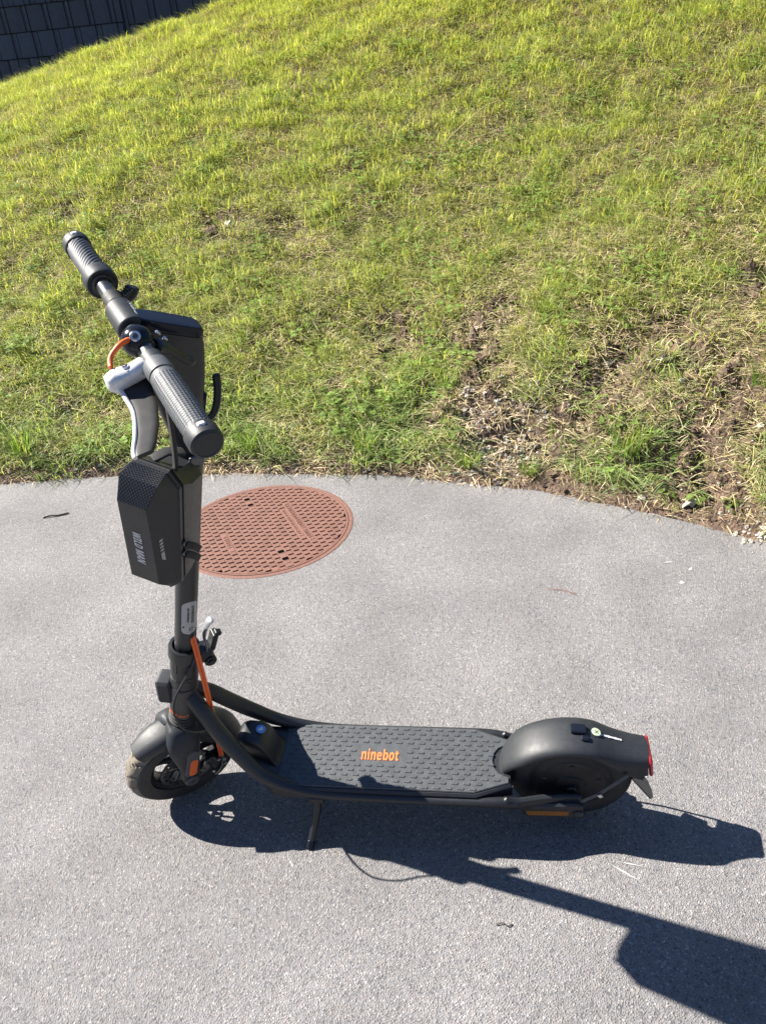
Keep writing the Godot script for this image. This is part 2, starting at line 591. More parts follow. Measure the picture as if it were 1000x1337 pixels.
func build_ground() -> void:
	n_lump.seed = 11
	n_lump.frequency = 1.0
	n_lump.fractal_octaves = 3
	n_fine.seed = 12
	n_fine.frequency = 4.0
	n_fine.fractal_octaves = 3
	n_patch.seed = 13
	n_patch.frequency = 1.0
	n_patch.fractal_octaves = 4
	# far land
	var far := PlaneMesh.new()
	far.size = Vector2(900, 900)
	var land := MeshInstance3D.new()
	land.name = "terrain"
	land.mesh = far
	land.position.y = -0.16
	land.material_override = worn(lin(0.075, 0.11, 0.03), 0.95, 0.0, 0.2)
	struct(land)
	# asphalt
	var tx := asphalt_textures()
	var am := mat(Color(1, 1, 1), 0.86)
	am.albedo_texture = tx[0]
	am.heightmap_enabled = true
	am.heightmap_texture = tx[1]
	am.heightmap_scale = 0.34
	am.detail_enabled = true
	am.detail_blend_mode = BaseMaterial3D.BLEND_MODE_MUL
	am.detail_albedo = noise_tex(0.012, 21, 0.86, 1.0, false, 1024, 6)
	am.detail_uv_layer = BaseMaterial3D.DETAIL_UV_2
	M.asphalt = am
	var st := SurfaceTool.new()
	st.begin(Mesh.PRIMITIVE_TRIANGLES)
	# the sheet has a round opening for the manhole
	var mh := Vector3(-0.1327, 0, -1.1827)
	var sq := 0.5
	var put := func(v: Vector3):
		st.set_normal(Vector3.UP)
		st.set_uv(Vector2(v.x + 0.3, v.z) / 1.65)
		st.set_uv2(Vector2(v.x, v.z) / 5.0)
		st.add_vertex(v)
	for r in [[-14.0, -2.1, 14.0, mh.z - sq], [-14.0, mh.z + sq, 14.0, 14.0], [-14.0, mh.z - sq, mh.x - sq, mh.z + sq], [mh.x + sq, mh.z - sq, 14.0, mh.z + sq]]:
		var c := [Vector3(r[0], 0, r[1]), Vector3(r[2], 0, r[1]), Vector3(r[2], 0, r[3]), Vector3(r[0], 0, r[3])]
		for i in [0, 1, 2, 0, 2, 3]:
			put.call(c[i])
	for i in 96:
		var q := []
		for k in 2:
			var d := Vector3(cos(TAU * (i + k) / 96.0), 0, sin(TAU * (i + k) / 96.0))
			q.append(mh + d * 0.3275)
			q.append(mh + d * sq / maxf(absf(d.x), absf(d.z)))
		for j in [0, 1, 3, 0, 3, 2]:
			put.call(q[j])
	var path := MeshInstance3D.new()
	path.name = "asphalt_path"
	path.mesh = st.commit()
	path.material_override = am
	struct(path)
	# the bank
	var x := -22.0
	while x < 22.0:
		gx.append(x)
		x += 0.024 if x > -4.2 and x < 2.9 else (0.12 if x > -7 and x < 6 else 1.0)
	var z := -30.0
	while z < 12.0:
		gz.append(z)
		z += 0.024 if z > -6.4 and z < -0.7 else (0.12 if z > -9 and z < 3 else 1.0)
	var n := gx.size()
	var m := gz.size()
	gh.resize(n * m)
	var cols := PackedColorArray()
	cols.resize(n * m)
	for j in m:
		for i in n:
			var q := Vector2(gx[i], gz[j])
			gh[j * n + i] = bank_height(q.x, q.y)
			var b := bare(q.x, q.y)
			var d := from_edge(q.x, q.y)
			b = maxf(b, 1.0 - smoothstep(0.02, 0.10, d))
			var t := n_fine.get_noise_2d(q.x * 3.0, q.y * 3.0 + 70.0)
			var soil := Color(0.095, 0.058, 0.040).lerp(Color(0.235, 0.162, 0.112), clampf(0.5 + 1.0 * t, 0, 1))
			var thatch := Color(0.085, 0.064, 0.034).lerp(Color(0.19, 0.148, 0.08), clampf(0.5 + t, 0, 1))
			if not in_view(q.x, q.y):
				# beyond the neighbourhood of the scooter the sward is too far off to show its blades
				thatch = Color(0.17, 0.185, 0.06).lerp(Color(0.24, 0.235, 0.09), clampf(0.5 + t, 0, 1))
			cols[j * n + i] = thatch.lerp(soil, b)
	var vs := PackedVector3Array()
	var ns := PackedVector3Array()
	vs.resize(n * m)
	ns.resize(n * m)
	for j in m:
		for i in n:
			var o := j * n + i
			vs[o] = Vector3(gx[i], gh[o], gz[j])
			var i0 := maxi(i - 1, 0)
			var i1 := mini(i + 1, n - 1)
			var j0 := maxi(j - 1, 0)
			var j1 := mini(j + 1, m - 1)
			ns[o] = Vector3(-(gh[j * n + i1] - gh[j * n + i0]) / (gx[i1] - gx[i0]), 1.0, -(gh[j1 * n + i] - gh[j0 * n + i]) / (gz[j1] - gz[j0])).normalized()
	var ix := PackedInt32Array()
	for j in m - 1:
		for i in n - 1:
			var o := j * n + i
			if gh[o] < -0.085 and gh[o + 1] < -0.085 and gh[o + n] < -0.085 and gh[o + n + 1] < -0.085:
				continue
			ix.append_array(PackedInt32Array([o, o + 1, o + n + 1, o, o + n + 1, o + n]))
	var a := []
	a.resize(Mesh.ARRAY_MAX)
	a[Mesh.ARRAY_VERTEX] = vs
	a[Mesh.ARRAY_NORMAL] = ns
	a[Mesh.ARRAY_COLOR] = cols
	a[Mesh.ARRAY_INDEX] = ix
	var am2 := ArrayMesh.new()
	am2.add_surface_from_arrays(Mesh.PRIMITIVE_TRIANGLES, a)
	var sm := mat(Color(1, 1, 1), 0.95)
	sm.vertex_color_use_as_albedo = true
	sm.albedo_texture = noise_tex(0.06, 31, 0.62, 1.0, false, 512, 5)
	sm.uv1_triplanar = true
	sm.uv1_world_triplanar = true
	sm.uv1_scale = Vector3(2.2, 2.2, 2.2)
	sm.heightmap_enabled = true
	sm.heightmap_texture = noise_tex(0.05, 33, 0.0, 1.0, false, 512, 5)
	sm.heightmap_scale = 1.2
	M.soil = sm
	var bank := MeshInstance3D.new()
	bank.name = "grass_bank"
	bank.mesh = am2
	bank.material_override = sm
	struct(bank)

func struct(o: Node3D) -> void:
	o.set_meta("kind", "structure")
	add_child(o, true)

# ------------------------------------------------------------------ the fence on top of the bank
func build_fence() -> void:
	var f := thing("privacy_fence", "dark navy privacy fence of woven plastic strips at the top of the grass bank", "fence")
	var strip_mats := []
	for i in 4:
		var q := 0.70 + 0.1 * i
		strip_mats.append(worn(lin(0.022 * q, 0.040 * q, 0.095 * q), 0.42, 0.0, 2.0))
	var wire := worn(lin(0.016, 0.019, 0.024), 0.85, 0.0, 6.0)
	wire.metallic_specular = 0.15
	var z0 := -6.42
	var edge := -2.43
	var wires := []
	# one strip of plastic is woven over and under the upright wires
	for panel in 4:
		var x1 := edge + 2.51 * (panel - 1)
		var x0 := x1 - 2.46
		var base := 1.215 + 0.17 * panel
		var post := MB.new()
		post.box(Vector3(0.10, 2.3, 0.03), at(x1 + 0.025, base + 0.85, z0 - 0.030), 0.006, 0.003)
		part("post", post, strip_mats[0], f)
		for row in 9:
			var y := base + 0.195 * row
			var mb := MB.new()
			mb.angle = 60.0
			var from := mb.v.size()
			var nseg := 98
			var prev := []
			for s in nseg + 1:
				var xx := lerpf(x0, x1, float(s) / nseg)
				var ph := fposmod((xx - x0) / 0.20 + 0.37 * row, 1.0)
				var zz := z0 + (0.004 if ph < 0.76 else -0.006) + 0.003 * sin(ph * PI / 0.76) * (1.0 if ph < 0.76 else 0.0)
				var cur := [Vector3(xx, y - 0.0030, zz), Vector3(xx, y + 0.1935, zz)]
				if s:
					mb.quad(prev[0], prev[1], cur[1], cur[0])
					mb.quad(prev[0] + Vector3(0, 0, -0.002), cur[0] + Vector3(0, 0, -0.002), cur[1] + Vector3(0, 0, -0.002), prev[1] + Vector3(0, 0, -0.002))
				prev = cur
			part("privacy_strip", mb, strip_mats[(row + panel) % 4], f)
			var h := MB.new()
			h.tube(PackedVector3Array([Vector3(x0, y - 0.003, z0 + 0.016), Vector3(x1, y - 0.003, z0 + 0.016)]), 0.0034, 6)
			h.tube(PackedVector3Array([Vector3(x0, y - 0.003, z0 - 0.014), Vector3(x1, y - 0.003, z0 - 0.014)]), 0.0034, 6)
			part("rail_wire", h, wire, f)
		var vm := MB.new()
		vm.tube(PackedVector3Array([Vector3(0, base - 0.1, 0), Vector3(0, base + 1.78, 0)]), 0.003, 5)
		var vmesh := vm.mesh()
		for s in 50:
			var xx := x0 + 0.05 * s
			part("upright_wire", vmesh, wire, f, at(xx, 0, z0 + (0.0085 if s % 4 == 0 else 0.002)))

# ------------------------------------------------------------------ manhole
func build_manhole() -> void:
	var iron := worn(lin(0.200, 0.095, 0.070), 0.82, 0.0, 7.0, 0.3)
	var irons := [iron]
	for i in 3:
		irons.append(worn(lin(0.200 * (0.86 + 0.1 * i), 0.095 * (0.84 + 0.1 * i), 0.070 * (0.82 + 0.1 * i)), 0.82, 0.0, 7.0, 0.3))
	var t := thing("manhole_cover", "round rusty pink iron manhole cover with raised pads, set in the asphalt", "manhole cover", at(-0.1327, -0.0068, -1.1827, ry(31.2)))
	var fr := MB.new()
	fr.lathe([Vector2(0.3125, 0.0015), Vector2(0.313, 0.0082), Vector2(0.3145, 0.0090), Vector2(0.3265, 0.0088), Vector2(0.3285, 0.0075), Vector2(0.3285, -0.01), Vector2(0.3125, -0.01)], 96, Transform3D(), true)
	part("frame_ring", fr, iron, t)
	var pl := MB.new()
	pl.lathe([Vector2(0.304, -0.012), Vector2(0.307, -0.003), Vector2(0.305, -0.002), Vector2(0.0001, -0.002)], 96, Transform3D(), false)
	part("cover_plate", pl, worn(lin(0.045, 0.024, 0.02), 0.95, 0.0, 7.0, 0.3), t)  # plate colour darkened to paint the shade down in the slots
	var rim := MB.new()
	rim.lathe([Vector2(0.3030, 0.001), Vector2(0.3035, 0.0085), Vector2(0.3045, 0.009), Vector2(0.3100, 0.009), Vector2(0.3110, 0.0075), Vector2(0.3112, 0.001)], 96, Transform3D(), true)
	part("cover_rim", rim, iron, t)
	var px := 0.0248
	var pz := 0.0288
	var base := MB.new()
	# a pad joined along one side to its neighbours, so that slots stay open between them
	var hx := px / 2 - 0.0005
	var hz := pz / 2
	var shape := poly([-hx, -hz, -hx + 0.0046, -hz, -hx + 0.0056, -hz + 0.0040, hx, -hz + 0.0038, hx, hz - 0.0038, -hx + 0.0056, hz - 0.0040, -hx + 0.0046, hz, -hx, hz])
	var flat := Transform3D(Basis(Vector3.RIGHT, Vector3(0, 0, 1), Vector3(0, 1, 0)), Vector3.ZERO)
	base.prism(shape, -0.0024, 0.0088, 0.0005, flat)
	var disc := PackedVector2Array()
	for i in 96:
		disc.append(Vector2.from_angle(TAU * i / 96.0) * 0.3025)
	var pad := base.mesh()
	var extra := MB.new()
	var spots := []
	for i in range(-12, 13):
		for j in range(-12, 13):
			var x := px * i
			var z := pz * (j + (0.0 if i % 2 == 0 else 0.5))
			var r := Vector2(absf(x) - px * 0.30, absf(z) - pz * 0.30).length()
			if r > 0.3025 or Vector2(x, z).length() > 0.306:
				continue
			if i == 5 and z > -0.145 and z < 0.165 or i == 4 and z > -0.09 and z < 0.125 or i == -6 and z > -0.05 and z < 0.088:
				continue
			if i == 0 and absf(absf(z) - 0.2195) < 0.050 or absi(i) == 1 and absf(absf(z) - 0.2195) < 0.0:
				continue
			spots.append(Vector2(x, z))
	# the nearest 300 pads are pieces of their own
	var b := ry(31.2)
	spots.sort_custom(func(p, q): return (b * Vector3(p.x, 0, p.y)).z - 0.3 * (b * Vector3(p.x, 0, p.y)).x > (b * Vector3(q.x, 0, q.y)).z - 0.3 * (b * Vector3(q.x, 0, q.y)).x)
	for s in spots.size():
		var xf := at(spots[s].x, 0, spots[s].y)
		if s < 300 or Vector2(absf(spots[s].x) + hx, absf(spots[s].y) + hz).length() > 0.3025:
			var r := Vector2(absf(spots[s].x) + hx, absf(spots[s].y) + hz).length()
			var m: Mesh = pad
			if r > 0.3025:
				# pads at the rim are cut by it
				var moved := PackedVector2Array()
				for q in shape:
					moved.append(q + spots[s])
				var cut := Geometry2D.intersect_polygons(moved, disc)
				if cut.is_empty():
					continue
				var cm := MB.new()
				for piece in cut:
					cm.prism(piece, -0.0024, 0.0088, 0.0, flat)
				m = cm.mesh()
				xf = Transform3D()
			part("raised_pad", m, irons[(s * 7 + s / 5) % 4], t, xf)
		else:
			extra.add(base, xf)
	if spots.size() > 300:
		var o := part("raised_pads_beyond", extra, irons[2], t)
		o.set_meta("kind", "stuff")
	for q in [[5, -0.144, 0.1728, "GRUSE CONMOULIERINCER"], [4, -0.1008, 0.1296, "EN 124 KLASSE D 400"], [-6, -0.0432, 0.1008, "ERMES"]]:
		var mb := MB.new()
		mb.box(Vector3(px - 0.0012, q[2] - q[1] - 0.002, 0.0056), at(px * q[0], 0.0044, (q[1] + q[2]) / 2, rx(-90)), 0.002, 0.0008, 1)
		var panel := part("text_panel", mb, irons[3], t)
		var tx := MB.new()
		var cx: float = px * q[0]
		var cz: float = (q[1] + q[2]) / 2
		var long: float = q[2] - q[1] - 0.03
		tx.text(q[3], font(), 0.014 if q[0] != 4 else 0.010, 0.0018, func(p): return Vector3(cx - p.y, 0.0071 + p.z, cz - p.x), 1.0)
		# fit the line to its panel
		var lo := INF
		var hi := -INF
		for p in tx.v:
			lo = minf(lo, p.z)
			hi = maxf(hi, p.z)
		var s := minf(1.5, long / (hi - lo))
		for k in tx.v.size():
			tx.v[k].z = cz + (tx.v[k].z - cz) * s
		part("lettering", tx, iron, panel)
	for z in [-0.216, 0.216]:
		var bs := MB.new()
		bs.box(Vector3(px - 0.0008, 0.1148, 0.0062), at(0, 0.0047, z, rx(-90)), 0.004, 0.0006, 2)
		part("lifting_plate", bs, iron, t)
	for z in [-0.244, -0.193, 0.195, 0.246]:
		var ring := MB.new()
		var loops := []
		for q in [[0.0165, 0.0125, 0.003], [0.0165, 0.0125, 0.0084], [0.0155, 0.0115, 0.0090], [0.0135, 0.0098, 0.0090], [0.0128, 0.0090, 0.0079]]:
			loops.append(MB.ring(Vector3(0.003, q[2], z), Vector3(q[0], 0, 0), Vector3(0, 0, q[1]), 20, 0.6))
		ring.loft(loops, false, false)
		part("lifting_hole_rim", ring, iron, t)
		var hole := MB.new()
		hole.loft([MB.ring(Vector3(0.003, 0.0070, z), Vector3(0.0133, 0, 0), Vector3(0, 0, 0.0095), 20, 0.6), MB.ring(Vector3(0.003, 0.0081, z), Vector3(0.0130, 0, 0), Vector3(0, 0, 0.0092), 20, 0.6)])
		part("lifting_hole_shade", hole, M.void, t)  # black disc painted as the shade inside the hole

# ------------------------------------------------------------------ scooter
func wheel_tyre(r: float, w: float, grooves: bool) -> ArrayMesh:
	# tyre round the z axis, its tread cut by slanted grooves
	var mb := MB.new()
	var nu := 340 if grooves else 96
	var nv := 26
	var loops := []
	for j in nv:
		var a := TAU * j / nv
		var l := PackedVector3Array()
		var hz := sin(a)
		var hr := cos(a)
		for i in nu:
			var th := TAU * i / nu
			var rr := r - w * 0.48 + w * 0.48 * signf(hr) * pow(absf(hr), 0.85)
			if hr > 0.42:
				var g := 0.0
				var u := fposmod(th / TAU * 19.0 + absf(hz) * 0.9 + (0.5 if hz > 0 else 0.0), 1.0)
				if absf(hz) > 0.12 and u < 0.13:
					g = 0.0050
				if absf(hz) < 0.10:
					g = 0.0016
				rr -= g
			l.append(Vector3(cos(th) * rr, sin(th) * rr, hz * w * 0.5))
		loops.append(l)
	mb.loft(loops, false, false, true)
	return mb.mesh()

func fender(crowns: Array, shell := 0.004) -> MB:
	# crowns: [x, y, nx, ny, half width, drop, roundness]
	var mb := MB.new()
	var loops := []
	var n := 14
	for c in crowns:
		var l := PackedVector3Array()
		var nrm := Vector2(c[2], c[3]).normalized()
		for s in [0, 1]:
			for i in n + 1:
				var a := PI * (i if s == 0 else n - i) / n
				var e: float = c[6]
				var zz: float = (c[4] - shell * s) * signf(cos(a)) * pow(absf(cos(a)), e)
				var d: float = -c[5] + (c[5] - shell * s) * pow(absf(sin(a)), e)
				l.append(Vector3(c[0] + nrm.x * d, c[1] + nrm.y * d, zz))
		loops.append(l)
	mb.loft(loops, false, false)
	# close the ends of the shell
	for k in [0, loops.size() - 1]:
		var l: PackedVector3Array = loops[k]
		for i in n:
			mb.quad(l[i], l[i + 1], l[2 * n - i], l[2 * n + 1 - i])
	return mb

func build_scooter() -> void:
	var s := thing("kick_scooter", "dark grey electric kick scooter with orange cable parked on its kickstand on the asphalt", "scooter", TS)
	# ---- rear wheel
	var rear := holder("wheel", s, at(WB, 0.1265, 0))
	part("tyre", wheel_tyre(0.1265, 0.056, false), M.rubber, rear)
	var hub := MB.new()
	hub.lathe([Vector2(0.094, -0.022), Vector2(0.094, 0.020), Vector2(0.091, 0.0235), Vector2(0.086, 0.0235), Vector2(0.084, 0.021), Vector2(0.072, 0.026), Vector2(0.070, 0.0285), Vector2(0.066, 0.029), Vector2(0.03, 0.031), Vector2(0.028, 0.035), Vector2(0.012, 0.036), Vector2(0.0001, 0.036)], 64, Transform3D(rx(90), Vector3.ZERO))
	part("motor_hub", hub, M.deep, rear)
	for i in 5:
		var bo := MB.new()
		bo.cyl(0.0055, 0.004, 14, at(cos(TAU * i / 5 + 1.57) * 0.057, sin(TAU * i / 5 + 1.57) * 0.057, 0.030, rx(90)))
		part("bolt", bo, M.ink, rear)
	var ax := MB.new()
	ax.cyl(0.011, 0.012, 6, at(0, 0, 0.040, rx(90)))
	part("axle_nut", ax, M.black, rear)
	# ---- rear fender
	var cr := []
	for i in 17:
		var th := deg_to_rad(lerpf(178.0, 68.0, i / 16.0))
		var q := i / 16.0
		var r := lerpf(0.149, 0.1335, smoothstep(0.0, 0.75, q))
		var w := lerpf(0.026, 0.046, smoothstep(0.0, 0.35, q))
		cr.append([WB + cos(th) * r, 0.127 + sin(th) * r, cos(th), sin(th), w, lerpf(0.013, 0.017, smoothstep(0.0, 0.3, q)), 0.80])
	cr.append([0.930, 0.2385, 0.36, 0.93, 0.0455, 0.024, 0.74])
	cr.append([0.952, 0.2310, 0.30, 0.95, 0.0440, 0.034, 0.66])
	cr.append([0.978, 0.2250, 0.22, 0.97, 0.0410, 0.050, 0.54])
	cr.append([1.002, 0.2205, 0.15, 0.98, 0.0375, 0.060, 0.42])
	part("rear_fender", fender(cr), M.satin, s)
	var lip := MB.new()
	lip.prism(lip.rrect(0.070, 0.056, 0.012, 4), -0.001, 0.007, 0.003, at(1.003, 0.1915, 0, Basis(Vector3.BACK, 0.15) * ry(90)))
	var tail := part("tail_light", lip, M.red, s)
	var tri := MB.new()
	tri.prism(tri.rrect(0.066, 0.058, 0.013, 4), -0.014, -0.002, 0.001, at(1.0025, 0.1905, 0, Basis(Vector3.BACK, 0.15) * ry(90)))
	part("lamp_housing", tri, M.black, tail)
	# latch, emblem and print on the fender
	var la := MB.new()
	la.box(Vector3(0.030, 0.008, 0.022), at(0.864, 0.2630, -0.006, rz(-4)), 0.003, 0.002)
	la.box(Vector3(0.016, 0.006, 0.012), at(0.876, 0.2605, 0.014, rz(-8) * rx(8)), 0.003, 0.002)
	part("stem_latch", la, M.gloss, s)
	var em := MB.new()
	em.cyl(0.0095, 0.0022, 24, at(0.900, 0.2545, -0.006, rz(-20)), 0.0006)
	var emb := part("emblem", em, mat(lin(0.50, 0.56, 0.40), 0.4), s)
	var cross := MB.new()
	for a in [45, -45]:
		cross.box(Vector3(0.0095, 0.0006, 0.0018), at(0.900, 0.2545, -0.006, rz(-20)) * at(0, 0.0013, 0, ry(a)), 0.0002, 0.0001, 1)
	part("emblem_cross", cross, mat(lin(0.16, 0.22, 0.10), 0.5), emb)
	var pr := MB.new()
	var pxf := at(0.9300, 0.2405, -0.005, rz(-20))
	for i in 9:
		pr.box(Vector3(0.0036, 0.0005, 0.0042 if i % 3 else 0.0055), pxf * at(-0.021 + 0.0051 * i, 0, 0), 0.0006, 0.0001, 1)
	part("fender_print", pr, M.white, s)
	# mud flap and its stay
	var fl := MB.new()
	fl.prism(poly([-0.030, 0.050, 0.030, 0.050, 0.022, -0.040, 0.008, -0.056, -0.008, -0.056, -0.022, -0.040]), -0.0015, 0.0015, 0.0006, at(1.000, 0.108, 0.0, rz(30) * ry(90)))
	part("mud_flap", fl, M.plate_grey, s)
	for sg in [1, -1]:
		var sy := MB.new()
		sy.tube(v3([0.868, 0.112, 0.062 * sg, 0.905, 0.141, 0.060 * sg, 0.960, 0.190, 0.047 * sg]), 0.0048, 8, 0.5, Vector3.BACK)
		part("fender_stay", sy, M.plate_grey, s)
	var cl := MB.new()
	cl.box(Vector3(0.008, 0.010, 0.004), at(0.908, 0.143, 0.064, rz(38)), 0.001, 0.0006)
	part("stay_clip", cl, M.steel, s)
	# ---- rear arms with reflectors
	for sg in [1, -1]:
		var arm := MB.new()
		arm.tube(spline(v3([0.715, 0.130, 0.080 * sg, 0.745, 0.120, 0.075 * sg, 0.785, 0.118, 0.066 * sg, 0.830, 0.116, 0.058 * sg, 0.872, 0.112, 0.054 * sg]), 4), 0.017, 12, 0.5, Vector3.BACK, 0.8)
		part("rear_arm", arm, M.frame, s)
		var ho := MB.new()
		ho.prism(poly([-0.060, -0.016, -0.052, -0.027, 0.048, -0.027, 0.062, -0.012, 0.062, 0.010, 0.048, 0.019, -0.048, 0.019, -0.060, 0.010]), -0.012, 0.0115, 0.004, at(0.815, 0.100, 0.064 * sg, rz(3)))
		var hou := part("axle_cover", ho, M.satin, s)
		var rf := MB.new()
		rf.prism(rf.rrect(0.084, 0.0135, 0.003), -0.003, 0.003, 0.001, at(0.806, 0.0925, 0.0745 * sg, rz(3)))
		for i in 20:
			rf.box(Vector3(0.0022, 0.010, 0.002), at(0.768 + 0.004 * i, 0.0905 + 0.0002 * i, 0.0778 * sg, rz(3)), 0.0005, 0.0004, 1)
		part("side_reflector", rf, M.amber, hou)
		var nu := MB.new()
		nu.lathe([Vector2(0.0105, -0.004), Vector2(0.0105, 0.003), Vector2(0.008, 0.0055), Vector2(0.0001, 0.0065)], 20, at(0.867, 0.094, 0.075 * sg, rx(90 * sg)))
		part("end_cap", nu, M.satin, hou)
	# ---- deck
	var dk := MB.new()
	var outline := poly([0.200, -0.045, 0.212, -0.066, 0.242, -0.084, 0.660, -0.084, 0.735, -0.056, 0.735, 0.056, 0.660, 0.084, 0.242, 0.084, 0.212, 0.066, 0.200, 0.045])
	dk.prism(outline, 0.117, 0.1535, 0.004, Transform3D(Basis(Vector3.RIGHT, Vector3(0, 0, 1), Vector3(0, 1, 0)), Vector3.ZERO))
	part("deck", dk, M.frame, s)
	var mp := PackedVector2Array()
	for q in [[0.212, -0.064], [0.236, -0.0775], [0.656, -0.0775], [0.728, -0.052], [0.7285, -0.040], [0.7080, -0.030], [0.6985, -0.016], [0.6960, 0.0], [0.6985, 0.016], [0.7080, 0.030], [0.7285, 0.040], [0.728, 0.052], [0.656, 0.0775], [0.236, 0.0775], [0.212, 0.064], [0.206, 0.030], [0.205, 0.0], [0.206, -0.030]]:
		mp.append(Vector2(q[0], q[1]))
	var xz := Transform3D(Basis(Vector3.RIGHT, Vector3(0, 0, 1), Vector3(0, 1, 0)), Vector3.ZERO)
	var mm := MB.new()
	mm.prism(mp, 0.1525, 0.1570, 0.0015, xz)
	var deck_mat := part("deck_mat", mm, M.mat, s)
	var bump := MB.new()
	var loz := poly([-0.0072, -0.0012, -0.0052, -0.0034, 0.0066, -0.0022, 0.0074, 0.0004, 0.0050, 0.0034, -0.0066, 0.0022])
	var inner := MB.inset(mp, 0.006)
	for j in range(-6, 7):
		for i in 20:
			var q := Vector2(0.238 + 0.0245 * i + (0.01225 if absi(j) % 2 else 0.0), 0.0118 * j)
			if not Geometry2D.is_point_in_polygon(q, inner) or (q.x < 0.262 and absf(q.y) < 0.050):
				continue
			if absf(q.x - 0.457) < 0.052 and absf(q.y + 0.003) < 0.022:
				continue
			bump.prism(loz, 0.1568, 0.1586, 0.0007, xz * Transform3D(Basis(), Vector3(q.x, q.y, 0)))
	var bp := part("grip_pattern", bump, M.mat, deck_mat)
	bp.set_meta("kind", "stuff")
	var nb := MB.new()
	nb.text("ninebot", font(), 0.0275, 0.0016, func(p): return Vector3(0.457 + p.x, 0.1568 + p.z, -0.003 - p.y), 0.60, 0.0)
	part("lettering", nb, M.orange_text, deck_mat, Transform3D(), "raised orange lettering reading ninebot")
	# neck between the tubes at the front of the deck
	var nk := MB.new()
	var loops := []
	for q in [[0.158, 0.165, 0.224, 0.026], [0.164, 0.150, 0.232, 0.030], [0.178, 0.130, 0.2365, 0.033], [0.204, 0.120, 0.2340, 0.034], [0.216, 0.120, 0.222, 0.035], [0.225, 0.120, 0.200, 0.036], [0.232, 0.120, 0.177, 0.038], [0.240, 0.120, 0.162, 0.040], [0.249, 0.120, 0.1545, 0.041]]:
		loops.append(MB.ring(Vector3(q[0], (q[1] + q[2]) / 2, 0), Vector3(0, 0, q[3]), Vector3(0, (q[2] - q[1]) / 2, 0), 28, 0.42))
	nk.loft(loops)
	part("deck_neck", nk, M.black, s)
	var ap := MB.new()
	var al := []
	for q in [[0.160, 0.150, 0.196, 0.036], [0.180, 0.130, 0.193, 0.047], [0.205, 0.120, 0.180, 0.060], [0.222, 0.119, 0.168, 0.068], [0.236, 0.119, 0.1605, 0.074], [0.246, 0.119, 0.1575, 0.076]]:
		al.append(MB.ring(Vector3(q[0], (q[1] + q[2]) / 2, 0), Vector3(0, 0, q[3]), Vector3(0, (q[2] - q[1]) / 2, 0), 28, 0.4))
	ap.loft(al)
	part("deck_apron", ap, M.black, s)
	var st := MB.new()
	st.cyl(0.0105, 0.002, 24, at(0.208, 0.2350, -0.002, rz(-14)), 0.0006)
	var qc := part("round_sticker", st, M.blue, s)
	var s2 := MB.new()
	s2.prism(poly([-0.006, -0.004, 0.001, -0.006, 0.006, -0.001, 0.002, 0.006, -0.003, 0.002]), 0.0010, 0.0014, 0.0, at(0.208, 0.2350, -0.002, rz(-14)) * Transform3D(rx(-90), Vector3.ZERO))
	part("sticker_print", s2, M.white, qc)
	# twin frame tubes
	for sg in [1, -1]:
		var tb := MB.new()
		var pts := spline(v3([0.086, 0.356, 0.010 * sg, 0.110, 0.326, 0.026 * sg, 0.138, 0.278, 0.042 * sg, 0.174, 0.228, 0.057 * sg, 0.222, 0.176, 0.073 * sg, 0.300, 0.144, 0.081 * sg, 0.400, 0.135, 0.083 * sg, 0.560, 0.134, 0.084 * sg, 0.690, 0.134, 0.083 * sg, 0.745, 0.126, 0.076 * sg]), 6)
		var rad := PackedFloat32Array()
		for i in pts.size():
			rad.append(lerpf(0.0168, 0.0105, smoothstep(16, 34, i)))
		tb.tube(pts, Array(rad), 16, 1.0, Vector3.BACK)
		part("frame_tube", tb, M.frame, s)
	# ---- head tube (does not turn)
	var HX := Transform3D(Basis(Vector3(cos(RAKE), -sin(RAKE), 0), Vector3(sin(RAKE), cos(RAKE), 0), Vector3.BACK), Vector3(HEAD_X, 0.127, 0))
	var ht := MB.new()
	ht.lathe([Vector2(0.027, 0.176), Vector2(0.0285, 0.180), Vector2(0.0285, 0.262), Vector2(0.0278, 0.2665), Vector2(0.0265, 0.268)], 40, HX)
	var head := part("head_tube", ht, worn(lin(0.036, 0.036, 0.038), 0.45, 0.0, 7.0, 0.15), s)
	var ot := MB.new()
	var hang := deg_to_rad(-12.0)
	ot.text("NINEBOT", font(), 0.0062, 0.0004, func(p): return HX * Vector3(sin(hang + p.x / 0.0286) * (0.0286 + p.z), 0.190 + p.y, cos(hang + p.x / 0.0286) * (0.0286 + p.z)), 1.35)
	part("lettering", ot, M.orange, head)
	var fb := MB.new()
	fb.box(Vector3(0.032, 0.062, 0.044), at(0.036, 0.371, 0, rz(-8)), 0.006, 0.005)
	part("front_reflector_housing", fb, M.satin, s)
	# ---- fork and boot (turned)
	var bt := MB.new()
	var prof := [Vector2(0.024, 0.118)]
	for i in 6:
		prof.append(Vector2(0.0270, 0.122 + 0.0095 * i))
		prof.append(Vector2(0.0318 - 0.0004 * i, 0.1245 + 0.0095 * i))
		prof.append(Vector2(0.0318 - 0.0004 * i, 0.1275 + 0.0095 * i))
		prof.append(Vector2(0.0270, 0.130 + 0.0095 * i))
	prof.append(Vector2(0.024, 0.178))
	bt.lathe(prof, 40, TF)
	part("fork_boot", bt, M.rubber, s)
